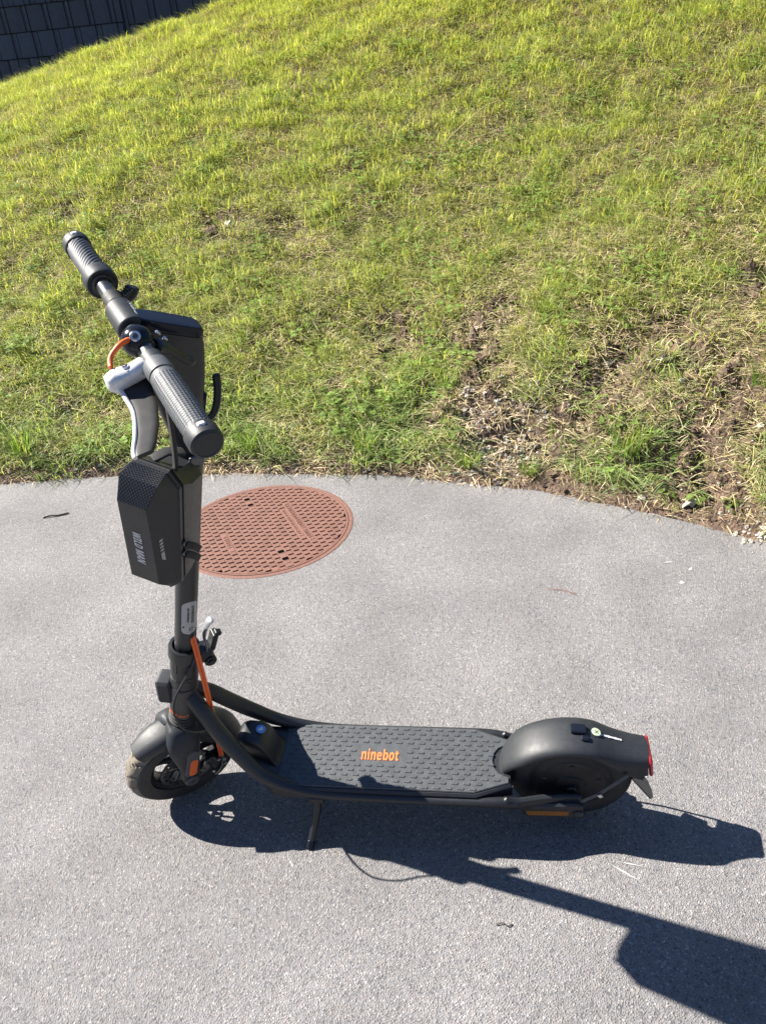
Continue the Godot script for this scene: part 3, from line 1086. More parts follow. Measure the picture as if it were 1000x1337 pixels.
	for sg in [1, -1]:
		var lg := MB.new()
		var lp := []
		for q in [[0.150, 0.006, 0.029, 0.022, -0.006], [0.143, 0.014, 0.033, 0.025, -0.009], [0.122, 0.030, 0.037, 0.025, -0.012], [0.100, 0.041, 0.035, 0.019, -0.013], [0.075, 0.047, 0.029, 0.0135, -0.009], [0.040, 0.0505, 0.0225, 0.0115, -0.003], [0.005, 0.0525, 0.0205, 0.011, 0.0], [-0.012, 0.053, 0.017, 0.0105, 0.001], [-0.019, 0.053, 0.010, 0.009, 0.001]]:
			lp.append(MB.ring(TF * Vector3(q[4], q[0], q[1] * sg), TF.basis.x * q[2], TF.basis.z * q[3], 24, 0.75))
		lg.loft(lp)
		var leg := part("fork_leg", lg, M.satin, s)
		var pl := MB.new()
		pl.prism(pl.rrect(0.0265, 0.080, 0.0130, 6), -0.004, 0.004, 0.0015, TF * at(-0.0005, 0.061, 0.0605 * sg, rz(-6) * rx(-6 * sg)))
		part("reflector_plate", pl, M.plate_grey, leg)
		var og := MB.new()
		og.prism(og.rrect(0.0185, 0.049, 0.0080, 6), 0.0, 0.003, 0.0012, TF * at(0.0012, 0.050, 0.0632 * sg, rz(-6) * rx(-6 * sg)) * Transform3D(Basis().scaled(Vector3(1, 1, sg)), Vector3.ZERO))
		part("side_reflector", og, M.orange, leg)
		var ac := MB.new()
		ac.lathe([Vector2(0.0155, -0.003), Vector2(0.0155, 0.002), Vector2(0.014, 0.0035), Vector2(0.010, 0.0038), Vector2(0.0001, 0.0032)], 28, TF * at(0, 0, 0.064 * sg, rx(90 * sg)))
		var cap := part("axle_cap", ac, M.plate_grey, leg)
		if sg == 1:
			var mk := MB.new()
			mk.box(Vector3(0.009, 0.0014, 0.0008), TF * at(0, 0.001, 0.0682, rz(35)), 0.0004, 0.0001, 1)
			mk.box(Vector3(0.005, 0.0014, 0.0008), TF * at(0.002, -0.002, 0.0682, rz(-50)), 0.0004, 0.0001, 1)
			part("cap_mark", mk, M.ink, cap)
	# ---- front fender
	var fc := []
	for i in 15:
		var th := deg_to_rad(lerpf(141.0, -14.0, i / 14.0))
		var q := i / 14.0
		var r := 0.1430
		var w := lerpf(0.026, 0.036, smoothstep(0.0, 0.12, q)) * lerpf(1.0, 0.9, smoothstep(0.85, 1.0, q))
		fc.append([cos(th) * r, sin(th) * r, cos(th), sin(th), w, 0.026, 0.75])
	var fm := fender(fc, 0.003)
	part("front_fender", fm, M.satin, s, TF)
	# ---- front wheel
	var front := holder("wheel", s, TF)
	part("tyre", wheel_tyre(0.1265, 0.056, true), M.dusty_tyre, front)
	var side := MB.new()
	for sg in [1, -1]:
		side.lathe([Vector2(0.080, 0.0), Vector2(0.0805, 0.0015), Vector2(0.108, 0.0060), Vector2(0.1105, 0.0020), Vector2(0.109, 0.0)], 64, Transform3D(rx(90 * sg), Vector3(0, 0, 0.0245 * sg)), true)
	part("tyre_wall", side, M.rubber, front)
	var rim := MB.new()
	rim.lathe([Vector2(0.083, -0.022), Vector2(0.0835, 0.022), Vector2(0.079, 0.023), Vector2(0.070, 0.016), Vector2(0.068, 0.0), Vector2(0.070, -0.016), Vector2(0.079, -0.023)], 64, Transform3D(rx(90), Vector3.ZERO), true)
	part("rim", rim, M.black, front)
	for i in 5:
		var sp := MB.new()
		var a := TAU * i / 5 + 0.35
		var dir := Vector3(cos(a), sin(a), 0)
		sp.tube(PackedVector3Array([dir * 0.018, dir * 0.045, dir * 0.072]), [0.013, 0.009, 0.012], 10, 0.75, Vector3.BACK)
		part("spoke", sp, M.black, front)
	var hb := MB.new()
	hb.lathe([Vector2(0.0001, -0.036), Vector2(0.016, -0.036), Vector2(0.024, -0.018), Vector2(0.024, 0.018), Vector2(0.016, 0.036), Vector2(0.0001, 0.036)], 32, Transform3D(rx(90), Vector3.ZERO))
	part("hub", hb, M.black, front)
	# brake disc with its holes
	var di := MB.new()
	var nseg := 60
	for i in nseg:
		var a0 := TAU * i / nseg
		var a1 := TAU * (i + 1) / nseg
		var inner_r := 0.041 + (0.003 if i % 6 < 3 else 0.0)
		var rr := [inner_r, 0.046, 0.0535, 0.060]
		for b in 3:
			if b == 1 and i % 3 == 0:
				continue
			var p0 := Vector3(cos(a0) * rr[b], sin(a0) * rr[b], 0)
			var p1 := Vector3(cos(a1) * rr[b], sin(a1) * rr[b], 0)
			var p2 := Vector3(cos(a1) * rr[b + 1], sin(a1) * rr[b + 1], 0)
			var p3 := Vector3(cos(a0) * rr[b + 1], sin(a0) * rr[b + 1], 0)
			var from := di.v.size()
			var zf := Vector3(0, 0, 0.0312)
			var zb := Vector3(0, 0, 0.0288)
			di.quad(p0 + zf, p3 + zf, p2 + zf, p1 + zf)
			di.quad(p0 + zb, p1 + zb, p2 + zb, p3 + zb)
			di.quad(p3 + zb, p2 + zb, p2 + zf, p3 + zf)
			di.quad(p1 + zb, p0 + zb, p0 + zf, p1 + zf)
	for i in 5:
		var a := TAU * i / 5
		di.tube(PackedVector3Array([Vector3(cos(a) * 0.02, sin(a) * 0.02, 0.030), Vector3(cos(a + 0.35) * 0.044, sin(a + 0.35) * 0.044, 0.030)]), 0.004, 8, 0.3, Vector3.BACK)
	part("brake_disc", di, M.dark_steel, front)
	# caliper
	var ca := MB.new()
	ca.box(Vector3(0.034, 0.046, 0.030), TF * at(0.066, -0.006, 0.030, rz(20)), 0.007, 0.004)
	ca.box(Vector3(0.018, 0.030, 0.018), TF * at(0.050, 0.024, 0.044, rz(30)), 0.005, 0.003)
	var cal := part("brake_caliper", ca, M.black, s)
	var ar := MB.new()
	ar.tube(spline(TF * v3([0.074, 0.024, 0.040, 0.078, 0.004, 0.046, 0.073, -0.020, 0.049, 0.060, -0.036, 0.049]), 4), 0.0032, 8)
	part("caliper_arm", ar, M.dark_steel, cal)
	for q in [[0.080, 0.010, 0.048], [0.066, 0.016, 0.048], [0.084, -0.010, 0.047], [0.056, -0.022, 0.048]]:
		var sc := MB.new()
		sc.cyl(0.0035, 0.006, 10, TF * at(q[0], q[1], q[2], rx(90)), 0.0008)
		part("caliper_bolt", sc, M.steel, cal)
	# ---- folding joint
	var fo := MB.new()
	fo.lathe([Vector2(0.0255, 0.270), Vector2(0.0275, 0.272), Vector2(0.0278, 0.298), Vector2(0.0270, 0.2985), Vector2(0.0270, 0.300), Vector2(0.0282, 0.3005), Vector2(0.0285, 0.352), Vector2(0.0278, 0.355)], 40, TF)
	var joint := part("folding_joint", fo, M.frame, s)
	var col := MB.new()
	col.lathe([Vector2(0.0215, 0.353), Vector2(0.0295, 0.354), Vector2(0.0305, 0.357), Vector2(0.0305, 0.381), Vector2(0.0292, 0.384), Vector2(0.0235, 0.385), Vector2(0.022, 0.382)], 40, TF * at(-0.002, 0, 0), true)
	part("collar", col, M.black, joint)
	for q in [[-62, 0.338, 0.010, 0.032], [-5, 0.305, 0.016, 0.008], [-16, 0.330, 0.006, 0.005], [20, 0.318, 0.0016, 0.030]]:
		var dn := MB.new()
		var an := deg_to_rad(q[0])
		dn.box(Vector3(q[2], q[3], 0.003), TF * at(sin(an) * 0.0280, q[1], cos(an) * 0.0280, ry(q[0])), minf(q[2], q[3]) * 0.35, 0.0006)
		part("slot_cover", dn, M.ink, joint)
	var pv := MB.new()
	pv.box(Vector3(0.032, 0.034, 0.034), TF * at(0.038, 0.346, 0.0), 0.008, 0.004)
	pv.cyl(0.0125, 0.042, 20, TF * at(0.047, 0.332, 0, rx(90)))
	part("lever_block", pv, M.black, joint)
	var sc2 := MB.new()
	sc2.cyl(0.0065, 0.004, 14, TF * at(0.047, 0.332, 0.0225, rx(90)), 0.001)
	part("pivot_screw", sc2, M.ink, joint)
	var ql := MB.new()
	ql.tube(spline(TF * v3([0.040, 0.352, 0.010, 0.038, 0.378, 0.010, 0.034, 0.400, 0.008, 0.036, 0.420, 0.006, 0.044, 0.436, 0.004, 0.051, 0.440, 0.003]), 5), [0.006, 0.006, 0.006, 0.006, 0.007, 0.007, 0.007, 0.007, 0.008, 0.008, 0.008, 0.008, 0.009, 0.009, 0.009, 0.009, 0.0095, 0.0095, 0.010, 0.010, 0.010, 0.0105, 0.0105, 0.010, 0.010, 0.007], 12, 0.34, TF.basis.x)
	part("folding_lever", ql, M.lever, s)
	var qc2 := MB.new()
	qc2.box(Vector3(0.012, 0.044, 0.024), TF * at(0.056, 0.374, 0.0, rz(-8)), 0.004, 0.003)
	qc2.box(Vector3(0.014, 0.010, 0.014), TF * at(0.064, 0.394, 0.002, rz(-20)), 0.003, 0.002)
	part("safety_latch", qc2, M.black, s)
	# ---- stem and head
	var sm := MB.new()
	sm.lathe([Vector2(0.0200, 0.372), Vector2(0.0205, 0.380), Vector2(0.0205, 0.86)], 36, TF)
	var stem := part("stem", sm, M.frame, s)
	var hd := MB.new()
	var hl := []
	# fore-aft centre, half length, height, half width, lateral centre
	for q in [[0.0, 0.0207, 0.800, 0.0207, 0.0], [-0.002, 0.0235, 0.860, 0.0207, 0.0], [-0.010, 0.0300, 0.900, 0.0205, 0.0], [-0.020, 0.0370, 0.945, 0.0200, 0.0], [-0.028, 0.0440, 0.985, 0.0195, 0.0], [-0.033, 0.0480, 1.020, 0.0190, 0.0], [-0.0345, 0.0480, 1.040, 0.0185, 0.0], [-0.0340, 0.0450, 1.057, 0.0180, 0.0]]:
		var l := MB.ring(Vector3(q[0], q[2], q[4]), Vector3(q[1], 0, 0), Vector3(0, 0, -q[3]), 40, 0.45 if q[2] > 0.95 else (0.7 if q[2] > 0.87 else 1.0))
		if q[2] > 1.0:
			for i in l.size():
				l[i].y += -0.26 * (l[i].x + 0.040) * (1.0 if q[2] > 1.05 else 0.5)
		hl.append(TF * l)
	hd.loft(hl)
	part("stem_head", hd, M.frame, stem)
	var ds := MB.new()
	var dl := []
	for q in [[0.0, 1.0], [0.003, 1.035], [0.011, 1.03], [0.0135, 1.0], [0.0145, 0.93]]:
		var l := MB.ring(Vector3(-0.0335, 1.058 + q[0], -0.001), Vector3(0.0440 * q[1], 0, 0), Vector3(0, 0, -0.0185 * q[1]), 40, 0.4)
		for i in l.size():
			l[i].y += -0.26 * (l[i].x + 0.040)
		dl.append(TF * l)
	ds.loft(dl)
	part("display", ds, M.gloss, stem)
	var hk := MB.new()
	hk.tube(spline(TF * v3([0.012, 0.898, 0, 0.026, 0.898, 0, 0.036, 0.908, 0, 0.0405, 0.928, 0, 0.0400, 0.955, 0, 0.0370, 0.974, 0]), 5), 0.0065, 10, 0.7, TF.basis.z)
	hk.box(Vector3(0.006, 0.050, 0.020), TF * at(0.0165, 0.925, 0, rz(-4)), 0.003, 0.002)
	part("bag_hook", hk, M.gloss, s)
	# sticker on the stem
	var sk := MB.new()
	var sp2 := sk.rrect(0.031, 0.088, 0.0145, 6)
	var bent := func(a: Vector2, r: float): return TF * Vector3(sin(a.x / 0.0205) * r, 0.478 + a.y, cos(a.x / 0.0205) * r)
	var steps := 16
	for r in [[0.0209, 1.0], [0.02105, 0.86]]:
		var sb := MB.new()
		var rows := []
		for j in 25:
			var y := -0.044 + 0.088 * j / 24.0
			y *= lerpf(1.0, r[1], 0.35)
			var hw := 0.0155
			var over: float = absf(y) - (0.044 * lerpf(1.0, r[1], 0.35) - 0.0145)
			if over > 0.0:
				hw = 0.001 + sqrt(maxf(0.0, 0.0145 * 0.0145 - over * over))
			hw *= r[1]
			var l := []
			for i in 11:
				l.append(bent.call(Vector2(lerpf(-hw, hw, i / 10.0), y), r[0]))
			rows.append(l)
		for j in 24:
			for i in 10:
				sb.quad(rows[j][i], rows[j + 1][i], rows[j + 1][i + 1], rows[j][i + 1])
		part("sticker" if r[1] == 1.0 else "sticker_face", sb, M.plate if r[1] == 1.0 else mat(lin(0.36, 0.36, 0.355), 0.45, 0.2), stem)
	var tx := MB.new()
	tx.text("POWERED BY", font(), 0.0036, 0.0003, func(p): return bent.call(Vector2(-0.0035 - p.y, 0.010 + p.x), 0.0212 + p.z), 1.25)
	tx.text("SEGWAY", font(), 0.0058, 0.0003, func(p): return bent.call(Vector2(0.0050 - p.y, 0.010 + p.x), 0.0212 + p.z), 1.45)
	tx.prism(poly([-0.003, -0.002, 0.003, -0.002, 0.003, 0.002, -0.003, 0.002]), 0.0, 0.0003, 0.0, Transform3D(TF.basis, TF * Vector3(-0.0105, 0.456, 0.0182)))
	for q in [[0.004, 0.0, 0.009, 0.0012], [-0.0004, -0.004, 0.0012, 0.009], [0.004, -0.006, 0.004, 0.0012]]:
		tx.prism(tx.rrect(q[2], q[3], 0.0004, 1), 0.0, 0.0003, 0.0, Transform3D(TF.basis, TF * Vector3(q[0], 0.452 + q[1], 0.0212)))
	part("sticker_print", tx, M.ink, stem)
	var gm := MB.new()
	gm.box(Vector3(0.010, 0.030, 0.003), TF * at(0.0055, 0.412, 0.0198, ry(15)), 0.004, 0.001)
	part("cable_port", gm, M.ink, stem)
	# ---- handlebar
	var by := 1.064
	var bx := -0.087
	var bar := MB.new()
	bar.cyl(0.0115, 0.52, 24, TF * at(bx, by, 0, rx(90)))
	var hbar := part("handlebar", bar, M.dark_steel, s)
	var slv := MB.new()
	slv.lathe([Vector2(0.0165, -0.031), Vector2(0.0195, -0.029), Vector2(0.0200, 0.0), Vector2(0.0200, 0.027), Vector2(0.0185, 0.030), Vector2(0.0165, 0.031)], 32, TF * at(bx, by, -0.018, rx(90)))
	slv.box(Vector3(0.040, 0.018, 0.034), TF * at(bx + 0.020, by - 0.008, -0.015, rz(-15)), 0.008, 0.004)
	part("bar_sleeve", slv, M.satin, hbar)
	var sl2 := MB.new()
	sl2.text("NINEBOT", font(), 0.006, 0.0003, func(p): return TF * Vector3(bx + cos(1.0 - p.y / 0.0201) * (0.0201 + p.z), by + sin(1.0 - p.y / 0.0201) * (0.0201 + p.z), -0.018 - p.x), 1.1)
	part("lettering", sl2, M.white, hbar)
	for q in [[-0.075, 0.030], [0.024, 0.026]]:
		var tp := MB.new()
		tp.cyl(0.0128, q[1], 24, TF * at(bx, by, q[0], rx(90)))
		part("grip_tape", tp, M.rubber, hbar)
	for sg in [1, -1]:
		var z0 := 0.138 if sg == 1 else 0.158
		var z1 := 0.262
		# the grip is moulded with a fine diamond pattern
		var gp := MB.new()
		var gl := []
		var nz := 96
		for j in nz + 1:
			var zz := lerpf(z0, z1, j / float(nz))
			var l := PackedVector3Array()
			for i in 72:
				var a := TAU * i / 72
				var r := 0.0172 + 0.0008 * sin(PI * j / nz)
				if j > 6 and j < nz - 2:
					r += 0.0011 * cos(a * 13.0 + zz * 720.0) * (cos(a * 13.0 - zz * 720.0) if sg == 1 else 1.0)
				l.append(TF * Vector3(bx + cos(a) * r, by + sin(a) * r, zz * sg))
			gl.append(l)
		gp.angle = 80.0
		gp.loft(gl)
		var grip := part("grip", gp, M.grip, s)
		var ec := MB.new()
		ec.lathe([Vector2(0.0188, 0.0), Vector2(0.0205, 0.002), Vector2(0.0208, 0.016), Vector2(0.0195, 0.0225), Vector2(0.0160, 0.0250), Vector2(0.0152, 0.0242), Vector2(0.0001, 0.0246)], 36, TF * at(bx, by, 0.2615 * sg, rx(90 * sg)))
		part("end_cap", ec, M.satin, grip)
		for a in [100, 250]:
			var sd := MB.new()
			sd.box(Vector3(0.008, 0.010, 0.004), TF * at(bx, by, 0.272 * sg) * Transform3D(rz(a), Vector3.ZERO) * at(0.0205, 0, 0, ry(90)), 0.003, 0.0015)
			part("end_cap_clip", sd, M.silver, grip)
		var cr2 := MB.new()
		if sg == 1:
			cr2.lathe([Vector2(0.0125, -0.014), Vector2(0.0172, -0.013), Vector2(0.0180, 0.0), Vector2(0.0172, 0.012), Vector2(0.0150, 0.013)], 32, TF * at(bx, by, 0.122, rx(90)))
			part("grip_collar", cr2, M.grip, grip)
		else:
			cr2.lathe([Vector2(0.0130, -0.015), Vector2(0.0215, -0.015), Vector2(0.0235, -0.011), Vector2(0.0235, 0.010), Vector2(0.0215, 0.013), Vector2(0.0175, 0.014)], 36, TF * at(bx, by, -0.146, rx(-90)))
			part("throttle_housing", cr2, M.satin, s)
			var tri2 := MB.new()
			tri2.lathe([Vector2(0.0120, -0.003), Vector2(0.0165, -0.003), Vector2(0.0165, 0.002), Vector2(0.0120, 0.002)], 28, TF * at(bx, by, -0.130, rx(-90)), true)
			part("throttle_ring", tri2, M.dark_steel, s)
	var th := MB.new()
	th.tube(spline(TF * v3([-0.080, 1.050, -0.146, -0.068, 1.039, -0.144, -0.056, 1.036, -0.142, -0.046, 1.044, -0.140, -0.043, 1.054, -0.139]), 5), 0.0105, 12, 0.55, TF.basis.z)
	var pad := part("throttle_lever", th, M.black, s)
	for i in 4:
		var rb := MB.new()
		rb.box(Vector3(0.002, 0.020, 0.003), TF * at(-0.056 + 0.0035 * i, 1.046 + 0.0022 * i, -0.1405, rz(40) * rx(90)), 0.0008, 0.0004, 1)
		part("thumb_rib", rb, M.grip, pad)
	# ---- bell
	var be := MB.new()
	var prof2 := [Vector2(0.0001, -0.013), Vector2(0.014, -0.0125), Vector2(0.0195, -0.009), Vector2(0.0210, -0.002)]
	for i in 7:
		var a := PI / 2 * i / 6.0
		prof2.append(Vector2(maxf(0.0001, cos(a) * 0.0205), 0.002 + sin(a) * 0.018))
	var bxf := TF * at(-0.092, 1.068, 0.048, Basis(Vector3(0.85, 0.1, 0.5).normalized(), 0.25) * rx(28) * rz(14))
	be.lathe(prof2, 32, bxf)
	var bell := part("bell", be, M.gloss, s)
	var b2 := MB.new()
	b2.cyl(0.0070, 0.003, 24, bxf * at(0, 0.0195, 0), 0.0008)
	part("bell_screw", b2, M.steel, bell)
	var b3 := MB.new()
	b3.cyl(0.0040, 0.003, 6, bxf * at(0, 0.0205, 0), 0.0004)
	part("screw_socket", b3, M.ink, bell)
	var b4 := MB.new()
	b4.tube(spline(TF * v3([-0.072, 1.066, 0.060, -0.060, 1.061, 0.058, -0.042, 1.047, 0.056, -0.026, 1.035, 0.054, -0.016, 1.034, 0.052]), 5), [0.013, 0.013, 0.0125, 0.012, 0.0115, 0.011, 0.0105, 0.010, 0.0095, 0.009, 0.0085, 0.008, 0.008, 0.008, 0.008, 0.008, 0.008, 0.0075, 0.006, 0.005, 0.004], 12, 0.75, TF.basis.y)
	part("bell_lever", b4, M.black, bell)
	for q in [[-0.066, 1.078, 0.050], [-0.058, 1.071, 0.054]]:
		var b5 := MB.new()
		b5.cyl(0.0028, 0.009, 10, TF * at(q[0], q[1], q[2], rx(40) * rz(30)), 0.001)
		part("bell_spring", b5, M.steel, bell)
	var b6 := MB.new()
	b6.lathe([Vector2(0.0118, -0.009), Vector2(0.0150, -0.009), Vector2(0.0150, 0.009), Vector2(0.0118, 0.009)], 28, TF * at(bx, by, 0.054, rx(90)), true)
	part("bell_clamp", b6, M.black, bell)
	# ---- brake lever
	var bm := MB.new()
	bm.angle = 70.0
	bm.prism(poly([-0.096, 0.006, -0.098, 0.004, -0.104, 0.006, -0.120, -0.003, -0.137, -0.006, -0.148, -0.016, -0.145, -0.030, -0.134, -0.036, -0.120, -0.030, -0.100, -0.019, -0.096, -0.016]), 0.086, 0.110, 0.0062, TF * at(0, by, 0))
	var mount := part("brake_lever_mount", bm, M.silver, s)  # sun glare on the mount is put into its pale colour
	var bmc := MB.new()
	bmc.lathe([Vector2(0.0118, -0.011), Vector2(0.0150, -0.010), Vector2(0.0150, 0.010), Vector2(0.0118, 0.011)], 28, TF * at(bx, by, 0.099, rx(90)), true)
	part("lever_clamp", bmc, M.satin, mount)
	var pn := MB.new()
	pn.lathe([Vector2(0.0048, 0.0), Vector2(0.0048, 0.002), Vector2(0.0034, 0.0022), Vector2(0.0032, 0.001), Vector2(0.0001, 0.001)], 18, TF * at(-0.122, by - 0.0035, 0.098, rz(14)))
	part("pivot_pin", pn, M.steel, mount)
	var bl := MB.new()
	var bls := []
	for q in [[-0.113, 1.038, 0.102, 0.020, 0.0045], [-0.113, 1.035, 0.122, 0.0185, 0.0042], [-0.114, 1.031, 0.150, 0.0160, 0.0040], [-0.123, 1.026, 0.185, 0.0150, 0.0038], [-0.134, 1.020, 0.212, 0.0140, 0.0036], [-0.138, 1.018, 0.223, 0.0110, 0.0030]]:
		bls.append(MB.ring(TF * Vector3(q[0], q[1], q[2]), TF.basis * Vector3(1, 0.30, 0).normalized() * q[3], TF.basis * Vector3(-0.30, 1, 0).normalized() * q[4], 18, 0.6))
	bl.loft(bls)
	var blade_part := part("brake_lever", bl, M.deep, s)  # darker colour stands for the shaded side of the blade
	var lp2 := MB.new()
	lp2.tube(spline(TF * v3([-0.133, 1.038, 0.098, -0.131, 1.034, 0.122, -0.129, 1.029, 0.150, -0.138, 1.024, 0.187, -0.148, 1.017, 0.213, -0.149, 1.015, 0.223]), 5), 0.0031, 10)
	part("lever_edge_glint", lp2, M.silver, blade_part)  # pale bead painted as the sunlit highlight along the blade
	# ---- cables
	var c1 := MB.new()
	c1.tube(spline(TF * v3([-0.085, 1.060, 0.030, -0.100, 1.074, 0.052, -0.118, 1.076, 0.066, -0.133, 1.064, 0.074, -0.138, 1.058, 0.090]), 6), 0.0034, 10)
	part("brake_cable", c1, M.orange, s)
	for o in [0.0, 0.0055]:
		var c2 := MB.new()
		c2.tube(spline(TF * v3([0.003 + o, 0.424, 0.0185, 0.012 + o, 0.370, 0.032, 0.034 + o, 0.240, 0.045, 0.056 + o, 0.110, 0.046, 0.071 + o, 0.020, 0.042]), 5), 0.0029, 8)
		part("brake_cable", c2, M.orange, s)
	var c3 := MB.new()
	c3.tube(spline(TF * v3([0.010, 0.376, 0.026, 0.004, 0.355, 0.031, -0.018, 0.316, 0.038, -0.036, 0.292, 0.048, -0.042, 0.266, 0.058, -0.034, 0.232, 0.070, -0.010, 0.190, 0.068, 0.030, 0.142, 0.046, 0.056, 0.110, 0.014]), 6), 0.0022, 8)
	part("wheel_sensor_wire", c3, M.black, s)
	# ---- kickstand
	var ks := MB.new()
	ks.box(Vector3(0.036, 0.020, 0.030), at(0.326, 0.113, 0.072), 0.005, 0.003)
	ks.tube(v3([0.328, 0.112, 0.078, 0.326, 0.090, 0.090, 0.318, 0.058, 0.110, 0.312, 0.036, 0.124, 0.308, 0.024, 0.1315]), [0.0100, 0.0095, 0.0078, 0.0072, 0.0068], 14)
	var kick := part("kickstand", ks, M.black, s)
	var kf := MB.new()
	kf.tube(v3([0.3105, 0.031, 0.127, 0.3075, 0.0205, 0.134, 0.306, 0.0160, 0.137]), [0.0085, 0.0095, 0.0085], 14)
	part("kickstand_foot", kf, M.gloss, kick)

# ------------------------------------------------------------------ bag
func build_bag() -> void:
	var all := TS * TB * Transform3D(Basis().scaled(Vector3.ONE * 1.02), Vector3(0.0178, -0.0313, -0.0096))
	var foot := all * Vector3(-0.09, 0.65, 0)
	var t := thing("handlebar_bag", "black hard shell handlebar bag with white print strapped to the scooter stem", "bag", at(foot.x, foot.y, foot.z))
	var X := Transform3D(Basis(), -foot) * all
	# outlines in (width, height), with a front-back place each
	var shape := func(x: float, hw: float, y0: float, y1: float, c: float, tilt: float) -> PackedVector3Array:
		var o := PackedVector3Array()
		for q in [[-1, 0, 0, 1], [-1, 0, 1, 0], [-1, 1, 1, 0], [-1, 1, 0, 1], [1, 1, 0, 1], [1, 1, 1, 0], [1, 0, 1, 0], [1, 0, 0, 1]]:
			var z: float = q[0] * (hw - c * 0.85 * q[3])
			var y: float = (y1 - c * q[2]) if q[1] else (y0 + c * q[2])
			o.append(X * Vector3(x + tilt * (y - 0.76), y, z))
		return o
	var sh := MB.new()
	sh.angle = 34.0
	sh.loft([shape.call(-0.030, 0.030, 0.668, 0.842, 0.018, 0.0), shape.call(-0.036, 0.040, 0.655, 0.856, 0.020, 0.0), shape.call(-0.072, 0.0455, 0.648, 0.868, 0.022, -0.03), shape.call(-0.096, 0.0460, 0.645, 0.884, 0.022, -0.06)])
	part("back_shell", sh, M.bag, t)
	var zp := MB.new()
	zp.angle = 24.0
	zp.loft([shape.call(-0.0955, 0.0446, 0.6465, 0.8825, 0.022, -0.06), shape.call(-0.1035, 0.0446, 0.6465, 0.8825, 0.022, -0.06)])
	part("zip", zp, M.strap, t)
	var pp := MB.new()
	pp.angle = 24.0
	pp.loft([shape.call(-0.103, 0.0465, 0.6445, 0.8845, 0.022, -0.06), shape.call(-0.106, 0.0470, 0.644, 0.885, 0.022, -0.06), shape.call(-0.109, 0.0465, 0.6445, 0.8845, 0.022, -0.06)])
	part("piping", pp, M.bag, t)
	# front shell: the seam outline runs up to a faceted nose
	var seam: PackedVector3Array = shape.call(-0.108, 0.0455, 0.6455, 0.8835, 0.022, -0.06)
	var R := func(x, y, z): return X * Vector3(x, y, z)
	# facet corners, left/right: ridge, brow, toe
	var ridge := [R.call(-0.1445, 0.8800, -0.0305), R.call(-0.1445, 0.8800, 0.0305)]
	var brow := [R.call(-0.1640, 0.8480, -0.0225), R.call(-0.1640, 0.8480, 0.0225)]
	var toe := [R.call(-0.1330, 0.6760, -0.0240), R.call(-0.1330, 0.6760, 0.0240)]
	var fs := MB.new()
	fs.angle = 52.0
	# seam order: 0 bottom-left-in, 1 left-low, 2 left-high, 3 top-left, 4 top-right, 5 right-high, 6 right-low, 7 bottom-right-in
	var from := fs.v.size()
	fs.quad(brow[0], brow[1], toe[1], toe[0])
	for sd in [0, 1]:
		var hi: Vector3 = seam[2] if sd == 0 else seam[5]
		var lo: Vector3 = seam[1] if sd == 0 else seam[6]
		var tp: Vector3 = seam[3] if sd == 0 else seam[4]
		var bt: Vector3 = seam[0] if sd == 0 else seam[7]
		var mid := hi.lerp(lo, 0.42)
		for q in [[tp, hi, ridge[sd]], [hi, mid, brow[sd]], [hi, brow[sd], ridge[sd]], [mid, lo, toe[sd]], [mid, toe[sd], brow[sd]], [lo, bt, toe[sd]]]:
			if sd == 0:
				fs.tri(q[0], q[1], q[2])
			else:
				fs.tri(q[0], q[2], q[1])
	fs.quad(seam[0], seam[7], toe[1], toe[0])
	var front := part("front_shell", fs, M.bag, t)
	var wv := MB.new()
	wv.angle = 25.0
	# woven panel: the top slope and the brow, slightly proud
	var out: Vector3 = X.basis * Vector3(-0.0006, 0.0006, 0)
	for panel in [[seam[3], seam[4], ridge[1], ridge[0]], [ridge[0], ridge[1], brow[1], brow[0]]]:
		var nu := 22
		var nv := 12
		for i in nu:
			for j in nv:
				var p := []
				for c in [[0, 0], [1, 0], [1, 1], [0, 1]]:
					var u: float = (i + c[0]) / float(nu)
					var w: float = (j + c[1]) / float(nv)
					p.append(panel[0].lerp(panel[1], u).lerp(panel[3].lerp(panel[2], u), w) + out)
				var bulge: Vector3 = out * (1.6 if (i + j) % 2 else 0.35)
				var m: Vector3 = (p[0] + p[1] + p[2] + p[3]) / 4.0 + bulge
				for c in 4:
					wv.tri(p[c], p[(c + 1) % 4], m)
	part("woven_panel", wv, M.weave, front)
	# print
	var nrm: Vector3 = (brow[1] - brow[0]).cross(toe[0] - brow[0]).normalized()
	if nrm.dot(X.basis.x) > 0:
		nrm = -nrm
	var down: Vector3 = ((toe[0] + toe[1]) - (brow[0] + brow[1])).normalized()
	var rt: Vector3 = (brow[1] - brow[0]).normalized()
	var mid0: Vector3 = ((toe[0] + toe[1]) + (brow[0] + brow[1])) / 4.0 + down * 0.008
	var wm := MB.new()
	wm.text("WILD MAN", font(), 0.0135, 0.0004, func(p): return mid0 + down * p.x + rt * p.y + nrm * (0.0003 + p.z), 0.78, 0.2)
	part("lettering", wm, M.white, front, Transform3D(), "pale lettering reading WILD MAN")
	for sd in [0, 1]:
		var hi: Vector3 = seam[2] if sd == 0 else seam[5]
		var lo: Vector3 = seam[1] if sd == 0 else seam[6]
		var mid := hi.lerp(lo, 0.42)
		# marks lie on the facet mid, toe, brow
		var fn: Vector3 = (toe[sd] - mid).cross(brow[sd] - mid).normalized()
		if fn.dot(mid - (lo + hi) / 2.0 + X.basis.z * (1.0 if sd else -1.0)) < 0:
			fn = -fn
		var dn: Vector3 = (toe[sd] - brow[sd]).normalized()
		var ac: Vector3 = fn.cross(dn).normalized()
		if ac.dot(X.basis.z * (1.0 if sd else -1.0)) < 0:
			ac = -ac
		var o: Vector3 = brow[sd].lerp(toe[sd], 0.43)
		var mk := MB.new()
